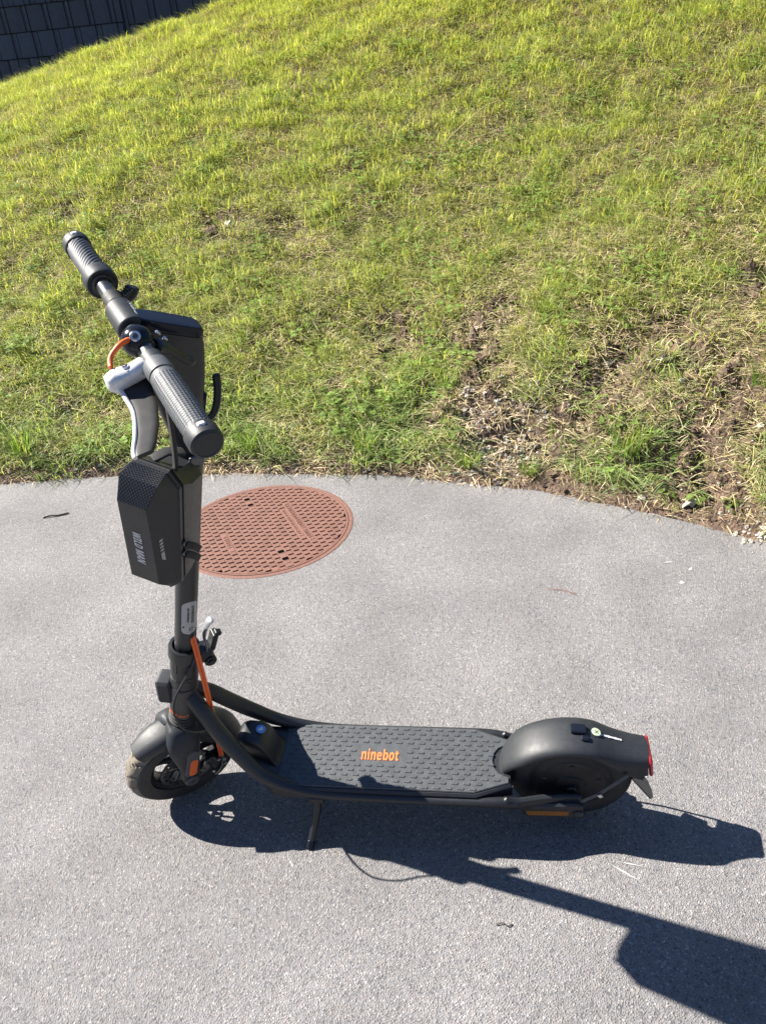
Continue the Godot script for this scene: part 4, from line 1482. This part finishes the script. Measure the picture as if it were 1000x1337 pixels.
		var put := func(pts: Array):
			var w := []
			for q in pts:
				w.append(o + dn * q.x * 1.15 + ac * (q.y * 1.3 + 0.0150) + fn * 0.0005)
			mk.quad(w[0], w[1], w[2], w[3])
		for i in 4:
			var y := 0.0065 * i
			put.call([Vector2(y, -0.0022), Vector2(y - 0.0015, 0.0022), Vector2(y + 0.0025, 0.0022), Vector2(y + 0.004, -0.0022)])
		put.call([Vector2(0.0265, -0.0022), Vector2(0.0250, 0.0022), Vector2(0.0450, 0.0024), Vector2(0.0390, -0.0022)])
		part("printed_mark", mk, M.plate, front)
	# zip pulls on the near side
	for q in [[-0.099, 0.748, 0.047], [-0.099, 0.728, 0.047]]:
		var pl := MB.new()
		pl.lathe([Vector2(0.0034, -0.0012), Vector2(0.0052, -0.0012), Vector2(0.0052, 0.0012), Vector2(0.0034, 0.0012)], 16, X * at(q[0], q[1], q[2] + 0.002, rx(90)), true)
		pl.box(Vector3(0.005, 0.008, 0.004), X * at(q[0], q[1], q[2]), 0.001, 0.0008, 1)
		var slider := part("zip_pull", pl, M.dark_steel, t)
		var tb := MB.new()
		tb.tube(spline(X * v3([q[0] + 0.002, q[1] - 0.004, q[2] + 0.003, q[0] + 0.016, q[1] - 0.016, q[2] + 0.008, q[0] + 0.034, q[1] - 0.036, q[2] + 0.009]), 4), 0.0062, 10, 0.4, X.basis.z)
		part("pull_tab", tb, M.strap, slider)
	# straps: one up to the handlebar, one round the stem
	var FX := Transform3D(Basis(), -foot) * TS * TF
	var s1 := MB.new()
	var a0: Vector3 = FX * Vector3(-0.085, 1.052, 0.115)
	var a1: Vector3 = FX * Vector3(-0.060, 0.965, 0.080)
	var a2: Vector3 = X * Vector3(-0.090, 0.885, 0.026)
	var a3: Vector3 = X * Vector3(-0.092, 0.868, 0.022)
	s1.tube(spline(PackedVector3Array([a0, a1, a2, a3]), 5), 0.0075, 10, 0.45, FX.basis.x, 0.6)
	part("strap", s1, M.strap, t)
	var s2 := MB.new()
	s2.lathe([Vector2(0.0212, 0.828), Vector2(0.0232, 0.828), Vector2(0.0232, 0.850), Vector2(0.0212, 0.850)], 32, FX, true)
	part("stem_strap", s2, M.strap, t)
	var bk := MB.new()
	bk.box(Vector3(0.026, 0.018, 0.006), FX * at(0.002, 0.842, 0.0250, ry(5)), 0.004, 0.002)
	part("buckle", bk, M.dark_steel, t)
	var s3 := MB.new()
	s3.tube(PackedVector3Array([X * Vector3(-0.088, 0.878, -0.012), X * Vector3(-0.070, 0.884, 0.000), X * Vector3(-0.050, 0.878, 0.016)]), 0.010, 10, 0.3, X.basis.y, 0.6)
	part("strap_loop", s3, M.strap, t)

# ------------------------------------------------------------------ plants
# one bent blade of grass: a strip that tapers to its tip
func blade(mb: MB, base: Vector3, dir: float, high: float, reach: float, wide: float, c: Color, seg := 3) -> void:
	var d := Vector3(cos(dir), 0, sin(dir))
	var s := Vector3(-sin(dir), 0, cos(dir)) * wide * 0.5
	var prev := [base - s, base + s]
	for i in range(1, seg + 1):
		var t := float(i) / seg
		var p := base + d * reach * t * t + Vector3.UP * high * (t - 0.28 * t * t * (reach / maxf(high, 0.01)))
		var w := s * (1.0 - t * t * 0.95)
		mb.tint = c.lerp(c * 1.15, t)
		if i == seg:
			mb.tri(prev[0], p, prev[1])
		else:
			mb.quad(prev[0], p - w, p + w, prev[1])
			prev = [p - w, p + w]

func clump(seed_: int, n: int, spread: float, h0: float, h1: float, lean: float, wide: float, palette: Array) -> ArrayMesh:
	var g := RandomNumberGenerator.new()
	g.seed = seed_
	var mb := MB.new()
	for i in n:
		var a := g.randf() * TAU
		var r := sqrt(g.randf()) * spread
		var h := lerpf(h0, h1, pow(g.randf(), 1.4))
		var c: Color = palette[g.randi() % palette.size()] * g.randf_range(0.45, 1.4)
		var dir := a + g.randf_range(-1.2, 1.2)
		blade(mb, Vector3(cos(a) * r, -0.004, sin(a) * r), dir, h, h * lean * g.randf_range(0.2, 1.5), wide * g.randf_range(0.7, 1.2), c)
	mb.angle = 60.0
	return mb.mesh(true)

func leaf_mat(back: Color, rough := 0.55) -> StandardMaterial3D:
	var m := mat(Color(1, 1, 1), rough)
	m.vertex_color_use_as_albedo = true
	m.backlight_enabled = true
	m.backlight = back
	m.cull_mode = BaseMaterial3D.CULL_DISABLED
	return m

func scatter(called: String, label: String, category: String, mesh: Mesh, m: Material, where: Array) -> void:
	# where: [Transform3D, Color] pairs
	var mm := MultiMesh.new()
	mm.transform_format = MultiMesh.TRANSFORM_3D
	mm.use_colors = true
	mm.mesh = mesh
	mm.instance_count = where.size()
	for i in where.size():
		mm.set_instance_transform(i, where[i][0])
		mm.set_instance_color(i, where[i][1])
	var o := MultiMeshInstance3D.new()
	o.multimesh = mm
	o.material_override = m
	# all of one kind of cover is one object, whatever the number of its shapes
	var whole: Node3D = get_node_or_null(called)
	if whole == null:
		whole = Node3D.new()
		whole.name = numbered(called)
		whole.set_meta("kind", "stuff")
		tag(whole, label, category)
		add_child(whole, true)
	o.name = "cover" if whole.get_child_count() == 0 else "cover_%03d" % whole.get_child_count()
	whole.add_child(o, true)

# is a point of the bank inside (or close to) the photograph's field of view
func in_view(x: float, z: float) -> bool:
	var d := Vector2(x - 0.6982, z - 1.1592)
	var a := atan2(d.x, -d.y)
	return a > -0.80 and a < 0.56 and z > -6.35

func build_plants() -> void:
	var fresh := [Color(0.40, 0.46, 0.165), Color(0.50, 0.535, 0.195), Color(0.24, 0.325, 0.12), Color(0.61, 0.585, 0.30)]
	var dry := [Color(0.50, 0.395, 0.25), Color(0.41, 0.30, 0.19), Color(0.60, 0.51, 0.34), Color(0.36, 0.32, 0.15)]
	var gm := leaf_mat(Color(1.0, 1.0, 0.62), 0.45)
	var dm := leaf_mat(Color(0.5, 0.48, 0.36), 0.75)
	var live := []
	for i in 5:
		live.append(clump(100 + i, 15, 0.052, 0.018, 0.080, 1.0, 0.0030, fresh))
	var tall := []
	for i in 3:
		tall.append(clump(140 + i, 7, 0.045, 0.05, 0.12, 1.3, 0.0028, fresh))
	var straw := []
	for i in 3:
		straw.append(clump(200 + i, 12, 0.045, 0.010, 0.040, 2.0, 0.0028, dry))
	# clover: three round leaves on a short stalk, a handful together
	var clover := MB.new()
	var cg := RandomNumberGenerator.new()
	cg.seed = 5
	for i in 5:
		var p := Vector3(cg.randf_range(-0.03, 0.03), cg.randf_range(0.02, 0.045), cg.randf_range(-0.03, 0.03))
		for k in 3:
			var a := TAU * k / 3 + cg.randf()
			var c := Color(0.17, 0.25, 0.06) * cg.randf_range(0.8, 1.4)
			clover.tint = c
			var u := Vector3(cos(a), 0.15, sin(a)) * 0.009
			var w := Vector3(-sin(a), cg.randf_range(-0.2, 0.2), cos(a)) * 0.006
			clover.quad(p, p + u * 0.7 + w, p + u * 1.3, p + u * 0.7 - w)
	var clover_mesh := clover.mesh(true)
	var lists := {}
	for k in 12:
		lists[k] = []
	var g := RandomNumberGenerator.new()
	g.seed = 77
	var tries := 170000
	for i in tries:
		var x := g.randf_range(-5.0, 3.0)
		var z := g.randf_range(-6.35, -0.75)
		# thin out with distance: far blades cover less of the picture each
		if not in_view(x, z):
			continue
		var d := from_edge(x, z)
		if d < 0.015:
			continue
		var b := bare(x, z)
		var patch := n_patch.get_noise_2d(x * 2.2, z * 2.2)
		var fine := n_patch.get_noise_2d(x * 9.0 + 50.0, z * 9.0)
		var strip := smoothstep(0.02, 0.16, d + 0.10 * fine)
		var dens := strip * (1.0 - 0.80 * b) * clampf(0.84 + 1.1 * fine + 0.25 * patch, 0.08, 1.0) * (1.0 - 0.8 * (1.0 - smoothstep(0.08, 0.17, Vector2(x - 0.73, z + 1.66).length())))
		var y := ground_at(x, z)
		var slope := (ground_at(x, z - 0.03) - ground_at(x, z + 0.03)) / 0.06
		var up := Vector3(0, 1, 0.35 * clampf(slope, -1, 1)).normalized()
		var s := g.randf_range(0.75, 1.3)
		var basis := Basis(Vector3.UP.cross(up).normalized() if up.y < 0.9999 else Vector3.RIGHT, Vector3.UP.angle_to(up)) * Basis(Vector3.UP, g.randf() * TAU)
		var far := smoothstep(-2.2, -5.2, z)
		var dry_here := clampf(0.60 - 0.9 * patch - 0.7 * fine + 0.25 * b, 0.12, 0.9)
		# a greener, taller fringe low on the bank; yellower towards the crest
		var fringe := (1.0 - smoothstep(0.10, 0.55, d)) * smoothstep(-0.25, 0.2, patch + 0.1)
		var tintc := Color(1.0, 1.0, 1.0).lerp(Color(1.06, 1.04, 0.98), far).lerp(Color(0.78, 0.95, 0.9), fringe)
		tintc = tintc * (1.0 + 0.2 * patch)
		if g.randf() < dry_here:
			if g.randf() < maxf(strip * 0.9, 0.3) * (1.0 - 0.6 * b):
				lists[8 + g.randi() % 3].append([Transform3D(basis.scaled(Vector3.ONE * s), Vector3(x, y, z)), Color(1, 1, 1) * g.randf_range(0.8, 1.3)])
			if g.randf() < 0.55:
				continue
		if g.randf() > dens:
			continue
		var pick := g.randf()
		var rank := smoothstep(0.05, 0.45, n_patch.get_noise_2d(x * 1.6 + 90.0, z * 1.6)) * smoothstep(-2.0, 0.3, x) + 0.6 * smoothstep(0.9, 1.8, x) * smoothstep(-2.6, -3.4, z)
		var crest := smoothstep(-5.3, -5.9, z)
		if pick < 0.13 + 0.14 * fringe + 0.35 * crest + 0.30 * rank:
			lists[5 + g.randi() % 3].append([Transform3D(basis.scaled(Vector3(s, s * 0.9, s)), Vector3(x, y, z)), tintc])
		elif pick > 0.978 - 0.16 * smoothstep(0.25, 0.5, n_patch.get_noise_2d(x * 2.6 - 60.0, z * 2.6)) and far < 0.9:
			lists[11].append([Transform3D(basis.scaled(Vector3.ONE * s * g.randf_range(0.9, 1.5)), Vector3(x, y, z)), Color(1, 1, 1) * g.randf_range(0.8, 1.3)])
		else:
			var hs := s * (0.85 + 0.25 * patch)
			lists[g.randi() % 5].append([Transform3D(basis.scaled(Vector3(s, hs, s)), Vector3(x, y, z)), tintc])
	# looser cover to either side of the photographed stretch
	for i in 60000:
		var x := g.randf_range(-9.0, 6.5)
		var z := g.randf_range(-7.5, 2.5)
		if in_view(x, z) or from_edge(x, z) < 0.03:
			continue
		var s := g.randf_range(1.3, 2.0)
		lists[g.randi() % 5].append([Transform3D(Basis(Vector3.UP, g.randf() * TAU).scaled(Vector3(s, s * 0.7, s)), Vector3(x, ground_at(x, z), z)), Color(1, 1, 1) * g.randf_range(0.8, 1.1)])
	for k in 5:
		scatter("grass", "short yellow green grass covering the sunny bank", "grass", live[k], gm, lists[k])
	for k in 3:
		scatter("tall_grass", "taller grass blades standing among the short grass", "grass", tall[k], gm, lists[5 + k])
	for k in 3:
		scatter("dry_grass", "dry straw coloured thatch lying between the green blades", "dry grass", straw[k], dm, lists[8 + k])
	scatter("clover", "low green clover leaves scattered through the grass", "clover", clover_mesh, gm, lists[11])
	# tufts one can tell apart
	var deep := [Color(0.14, 0.25, 0.06), Color(0.19, 0.31, 0.08), Color(0.25, 0.36, 0.10), Color(0.32, 0.38, 0.13)]
	var tufts := [
		[1.199, -1.465, 1.0, 0.20, "large dark green grass tuft beside the bare soil at the right path edge"],
		[0.604, -1.582, 0.75, 0.10, "low spreading grass tuft hanging over the asphalt edge below the gravel slide"],
		[0.841, -1.515, 0.6, 0.09, "small bright tuft at the asphalt edge right of the gravel slide"],
		[1.640, -1.500, 0.8, 0.13, "arching pale grass tuft at the right border above the bare soil"],
		[0.180, -1.700, 0.8, 0.15, "upright green tuft at the path edge right above the manhole cover"],
		[-1.360, -1.705, 0.9, 0.17, "long shaded grass tuft at the far left end of the path edge"],
		[-0.840, -1.740, 0.8, 0.14, "green tuft at the path edge left of the scooter brake lever"],
		[-0.330, -1.735, 0.8, 0.14, "green tuft at the path edge right of the scooter left grip"],
		[0.520, -1.880, 0.7, 0.15, "tall thin grass tuft left of the eroded soil channel"],
		[0.930, -2.060, 0.6, 0.14, "thin upright tuft standing on the ridge above the bare soil"],
	]
	var variants := []
	for i in 3:
		variants.append(clump(300 + i, 110, 0.05, 0.07, 0.20, 0.75, 0.0038, deep))
	for i in tufts.size():
		var q = tufts[i]
		var o := MeshInstance3D.new()
		o.name = numbered("grass_tuft")
		o.mesh = variants[i % 3]
		o.material_override = gm
		o.transform = at(q[0], ground_at(q[0], q[1]) - 0.004, q[1], Basis(Vector3.UP, i * 1.3).scaled(Vector3(q[2], q[3] / 0.17, q[2])))
		tag(o, q[4], "grass tuft", "grass tufts along the foot of the bank")
		add_child(o, true)
	# broad leaved weeds
	var weeds := [
		[1.404, -1.262, 1.0, "low broad leaved weed at the asphalt edge under the pale flat stone"],
		[1.310, -1.300, 0.9, "small round leaved weed at the asphalt edge below the large grass tuft"],
		[1.500, -1.210, 0.9, "leafy green weed at the right end of the path edge"],
		[0.905, -2.010, 0.8, "pale green lobed weed growing above the bare soil ridge"],
		[-1.330, -2.020, 0.9, "leafy weed in the grass near the left border above the path"],
		[0.300, -2.090, 0.8, "green leafy weed beside the small bare patch behind the scooter hook"],
	]
	for i in weeds.size():
		var q = weeds[i]
		var t := thing("leafy_weed", q[3], "weed", at(q[0], ground_at(q[0], q[1]), q[1], Basis(Vector3.UP, i * 0.9).scaled(Vector3.ONE * q[2] * 0.68)), "broad leaved weeds on the bank")
		g.seed = 500 + i
		for k in 12:
			var a := TAU * k / 12.0 * 2.4 + g.randf() * 0.5
			var r := g.randf_range(0.022, 0.050)
			var hgt := g.randf_range(0.012, 0.05)
			var mb := MB.new()
			mb.angle = 70.0
			mb.tint = Color(0.17, 0.235, 0.065) * g.randf_range(0.7, 1.4)
			var d := Vector3(cos(a), 0, sin(a))
			var w := Vector3(-sin(a), 0, cos(a))
			var lw := r * 0.42
			var p0 := Vector3(0, 0.004, 0)
			var p1 := d * r * 0.45 + Vector3.UP * hgt
			var p2 := d * r + Vector3.UP * hgt * 0.95
			var p3 := d * r * 1.4 + Vector3.UP * hgt * 0.65
			mb.quad(p0 - w * 0.0010, p1 - w * 0.0012, p1 + w * 0.0012, p0 + w * 0.0010)
			mb.tri(p1, p2 - w * lw + Vector3.UP * 0.004, p2)
			mb.tri(p1, p2, p2 + w * lw + Vector3.UP * 0.004)
			mb.tri(p2 - w * lw + Vector3.UP * 0.004, p3, p2)
			mb.tri(p2, p3, p2 + w * lw + Vector3.UP * 0.004)
			part("leaf", mb.mesh(true), gm, t)

# ------------------------------------------------------------------ stones, soil crumbs, twigs
func rock(seed_: int, squash: float, rough := 0.35) -> ArrayMesh:
	var nz := FastNoiseLite.new()
	nz.seed = seed_
	nz.frequency = 0.8
	var mb := MB.new()
	mb.angle = 20.0
	var loops := []
	for j in range(1, 7):
		var l := PackedVector3Array()
		var ph := PI * j / 7.0
		for i in 9:
			var a := TAU * (i + 0.5 * (j % 2)) / 9.0
			var p := Vector3(sin(ph) * cos(a), cos(ph), sin(ph) * sin(a))
			p *= 1.0 + rough * nz.get_noise_3dv(p * 2.0) * 1.8
			l.append(Vector3(p.x * 0.5, p.y * 0.5 * squash, p.z * 0.42))
		loops.append(l)
	mb.loft(loops)
	return mb.mesh()

func build_litter() -> void:
	var g := RandomNumberGenerator.new()
	g.seed = 99
	var rocks := []
	for i in 5:
		rocks.append(rock(40 + i, 0.62, 0.6))
	var tinted := mat(Color(1, 1, 1), 0.9)
	tinted.vertex_color_use_as_albedo = true
	tinted.albedo_texture = M.dust
	tinted.uv1_triplanar = true
	tinted.uv1_scale = Vector3(0.7, 0.7, 0.7)
	var gravel := []
	var clods := []
	var straws := []
	for k in 5:
		gravel.append([])
		clods.append([])
	for i in 130000:
		var x := g.randf_range(-4.2, 2.6)
		var z := g.randf_range(-3.6, -0.7)
		if not in_view(x, z):
			continue
		var d := from_edge(x, z)
		if d < -0.05 or d > 2.0:
			continue
		var b := bare(x, z)
		var fine := n_patch.get_noise_2d(x * 5.0 + 50.0, z * 5.0)
		var edge := 1.0 - smoothstep(0.0, 0.10, absf(d - 0.03) - 0.03 * fine)
		# the washed-out gravel slide and the verge at the right are stonier
		var slide := 1.0 - smoothstep(0.10, 0.30, Vector2(x - 0.73, (z + 1.66) * 1.2).length())
		var verge := smoothstep(1.40, 1.62, x) * (1.0 - smoothstep(0.0, 0.22, d))
		var stony := maxf(slide, verge)
		var y := maxf(ground_at(x, z), 0.0 if d < 0.03 else -1.0)
		var turn := Basis.from_euler(Vector3(g.randf_range(-0.5, 0.5), g.randf() * TAU, g.randf_range(-0.5, 0.5)))
		var r := g.randf()
		if r < 0.08 * edge * (0.15 if d < 0.0 else 1.0) + 0.75 * stony + 0.02 * b and (d > 0.0 or g.randf() < 0.35):
			var s := 0.005 + 0.016 * pow(g.randf(), 2.8) + 0.006 * stony * g.randf()
			var w := g.randf_range(0.28, 0.62)
			gravel[g.randi() % 5].append([Transform3D(turn.scaled(Vector3.ONE * s), Vector3(x, y + s * 0.06, z)), Color(w, w * 0.92, w * 0.78)])
		elif d > 0.01 and r < 0.26 and g.randf() < maxf(b, edge * 0.35):
			var s := 0.006 + 0.030 * pow(g.randf(), 3.0)
			var w := g.randf_range(0.45, 1.3)
			clods[g.randi() % 5].append([Transform3D(turn.scaled(Vector3.ONE * s), Vector3(x, y + s * 0.1, z)), Color(0.125 * w, 0.083 * w, 0.056 * w)])
		elif r > 0.72 and d > -0.02 and g.randf() < maxf(b * 1.0, edge * 0.8):
			var w := g.randf_range(0.5, 1.25)
			var s := g.randf_range(0.35, 1.25)
			straws.append([Transform3D((turn * Basis(Vector3.RIGHT, g.randf_range(-0.3, 0.3))).scaled(Vector3.ONE * s), Vector3(x, y + 0.004 + 0.012 * g.randf() * b, z)), Color(0.46 * w, 0.34 * w, 0.19 * w)])
	for k in 5:
		scatter("gravel", "pale limestone gravel along the path edge and in bare soil", "gravel", rocks[k], tinted, gravel[k])
		scatter("soil_crumbs", "brown crumbs of soil on the bare patches of the bank", "soil", rocks[k], tinted, clods[k])
	var sb := MB.new()
	sb.tint = Color(1, 1, 1)
	sb.quad(Vector3(-0.018, 0, -0.0010), Vector3(0, 0.003, -0.0013), Vector3(0, 0.003, 0.0013), Vector3(-0.018, 0, 0.0010))
	sb.quad(Vector3(0, 0.003, -0.0013), Vector3(0.020, 0.0, -0.0006), Vector3(0.020, 0.0, 0.0006), Vector3(0, 0.003, 0.0013))
	scatter("straw", "dry straw and dead roots strewn over the bare soil", "straw", sb.mesh(true), leaf_mat(Color(0.4, 0.38, 0.3), 0.8), straws)
	# single stones
	var pale := [worn(lin(0.52, 0.48, 0.40), 0.9, 0.0, 9.0, 0.5), worn(lin(0.42, 0.36, 0.27), 0.9, 0.0, 9.0, 0.5), worn(lin(0.60, 0.57, 0.50), 0.9, 0.0, 9.0, 0.5)]
	var stones := [
		[0.633, -2.106, 0.045, 0, "white limestone lump high in the eroded soil channel"],
		[0.727, -1.747, 0.036, 2, "bright white stone at the top of the gravel slide"],
		[0.680, -2.010, 0.040, 1, "long flat grey stone lying in the eroded soil channel"],
		[1.379, -1.262, 0.052, 0, "large pale flat stone among the weeds at the right path edge"],
		[1.230, -1.320, 0.030, 0, "pale stone beside the weed under the large grass tuft"],
		[1.389, -1.600, 0.026, 2, "small white stone in the hollow of bare soil at the right"],
		[1.330, -1.690, 0.034, 0, "pale double lump stone on the upper right bare soil"],
		[1.150, -1.800, 0.040, 1, "brown stone in a dark hollow left of the bare soil"],
		[1.610, -1.380, 0.030, 2, "white upright stone close to the right border of the bank"],
		[-1.100, -1.640, 0.028, 0, "single pale stone at the path edge left of the bag"],
		[-1.256, -1.688, 0.020, 1, "small tan stone in the litter at the left path edge"],
		[-0.690, -3.030, 0.050, 2, "white stone in the small bare patch behind the right grip"],
		[1.088, -3.210, 0.045, 0, "pale stone showing through the grass in the upper bank"],
		[1.570, -1.090, 0.034, 0, "pale stone on the gravel verge at the right border"],
		[0.760, -1.640, 0.030, 2, "white stone in the middle of the gravel slide"],
		[0.700, -1.625, 0.024, 2, "white chip left in the gravel slide above the low tuft"],
		[0.820, -1.600, 0.024, 0, "pale chip at the right rim of the gravel slide"],
	]
	for i in stones.size():
		var q = stones[i]
		var o := MeshInstance3D.new()
		o.name = numbered("stone")
		o.mesh = rock(70 + i, 0.55, 0.55)
		o.material_override = pale[q[3]]
		var s: float = q[2]
		o.transform = at(q[0], maxf(ground_at(q[0], q[1]), 0.0) + s * 0.08, q[1], Basis.from_euler(Vector3(0.3, i * 1.7, 0.2)).scaled(Vector3.ONE * s))
		tag(o, q[4], "stone", "stones on the bank and its foot")
		add_child(o, true)
	# twigs and stalks
	var twigs := [
		["twig", "thin dark twig lying on the asphalt at the left", "twig", M.twig, [-1.055, 0.003, -1.262, -1.03, 0.006, -1.272, -1.0, 0.004, -1.278, -0.965, 0.004, -1.298], 0.0030],
		["dry_stalk", "dry reddish brown stalk lying on the asphalt behind the deck", "dry stalk", M.needle, [0.867, 0.003, -0.802, 0.913, 0.005, -0.796, 0.950, 0.003, -0.775], 0.0009],
		["twig", "tiny curled twig on the asphalt below the shadow of the scooter stem", "twig", M.twig, [0.700, 0.002, 0.283, 0.712, 0.004, 0.279, 0.722, 0.003, 0.284, 0.730, 0.002, 0.278], 0.0011],
		["dry_stalk", "long curved straw stalk lying on the upper grass", "dry stalk", M.straw, [], 0.0022],
	]
	for q in twigs:
		var pts: PackedVector3Array = v3(q[4])
		if pts.is_empty():
			for w in [[0.478, -3.23], [0.53, -3.30], [0.60, -3.38], [0.68, -3.43], [0.76, -3.44]]:
				pts.append(Vector3(w[0], ground_at(w[0], w[1]) + 0.085, w[1]))
		var c := pts[0]
		for i in pts.size():
			pts[i] -= c
		var mb := MB.new()
		mb.tube(spline(pts, 4), q[5], 6)
		var o := MeshInstance3D.new()
		o.name = numbered(q[0])
		o.mesh = mb.mesh()
		o.material_override = q[3]
		o.position = c
		tag(o, q[1], q[2])
		add_child(o, true)
	# chalky scuffs on the asphalt: thin films of dust rubbed onto the surface
	var path := get_node("asphalt_path")
	var scuffs := [[0.927, 0.138, 0.985, 0.175, 0.0022], [0.948, 0.132, 1.000, 0.142, 0.0020], [1.235, -0.950, 1.270, -0.957, 0.0040], [1.305, -0.905, 1.318, -0.925, 0.0045], [1.262, -0.842, 1.280, -0.842, 0.0080], [0.27, 0.17, 0.285, 0.19, 0.002], [0.245, -0.05, 0.265, -0.055, 0.004]]
	for q in scuffs:
		var mb := MB.new()
		var p0 := Vector3(q[0], 0.0012, q[1])
		var p1 := Vector3(q[2], 0.0012, q[3])
		var n := (p1 - p0).normalized().cross(Vector3.UP)
		var prev := []
		for i in 9:
			var t := i / 8.0
			var w: float = q[4] * sin(PI * clampf(t, 0.08, 0.92)) * g.randf_range(0.4, 1.1)
			var c: Vector3 = p0.lerp(p1, t) + n * g.randf_range(-0.25, 0.25) * q[4]
			var cur := [c - n * w, c + n * w]
			if i:
				mb.quad(prev[0], cur[0], cur[1], prev[1])
			prev = cur
		part("chalk_scuff", mb, M.chalk, path)
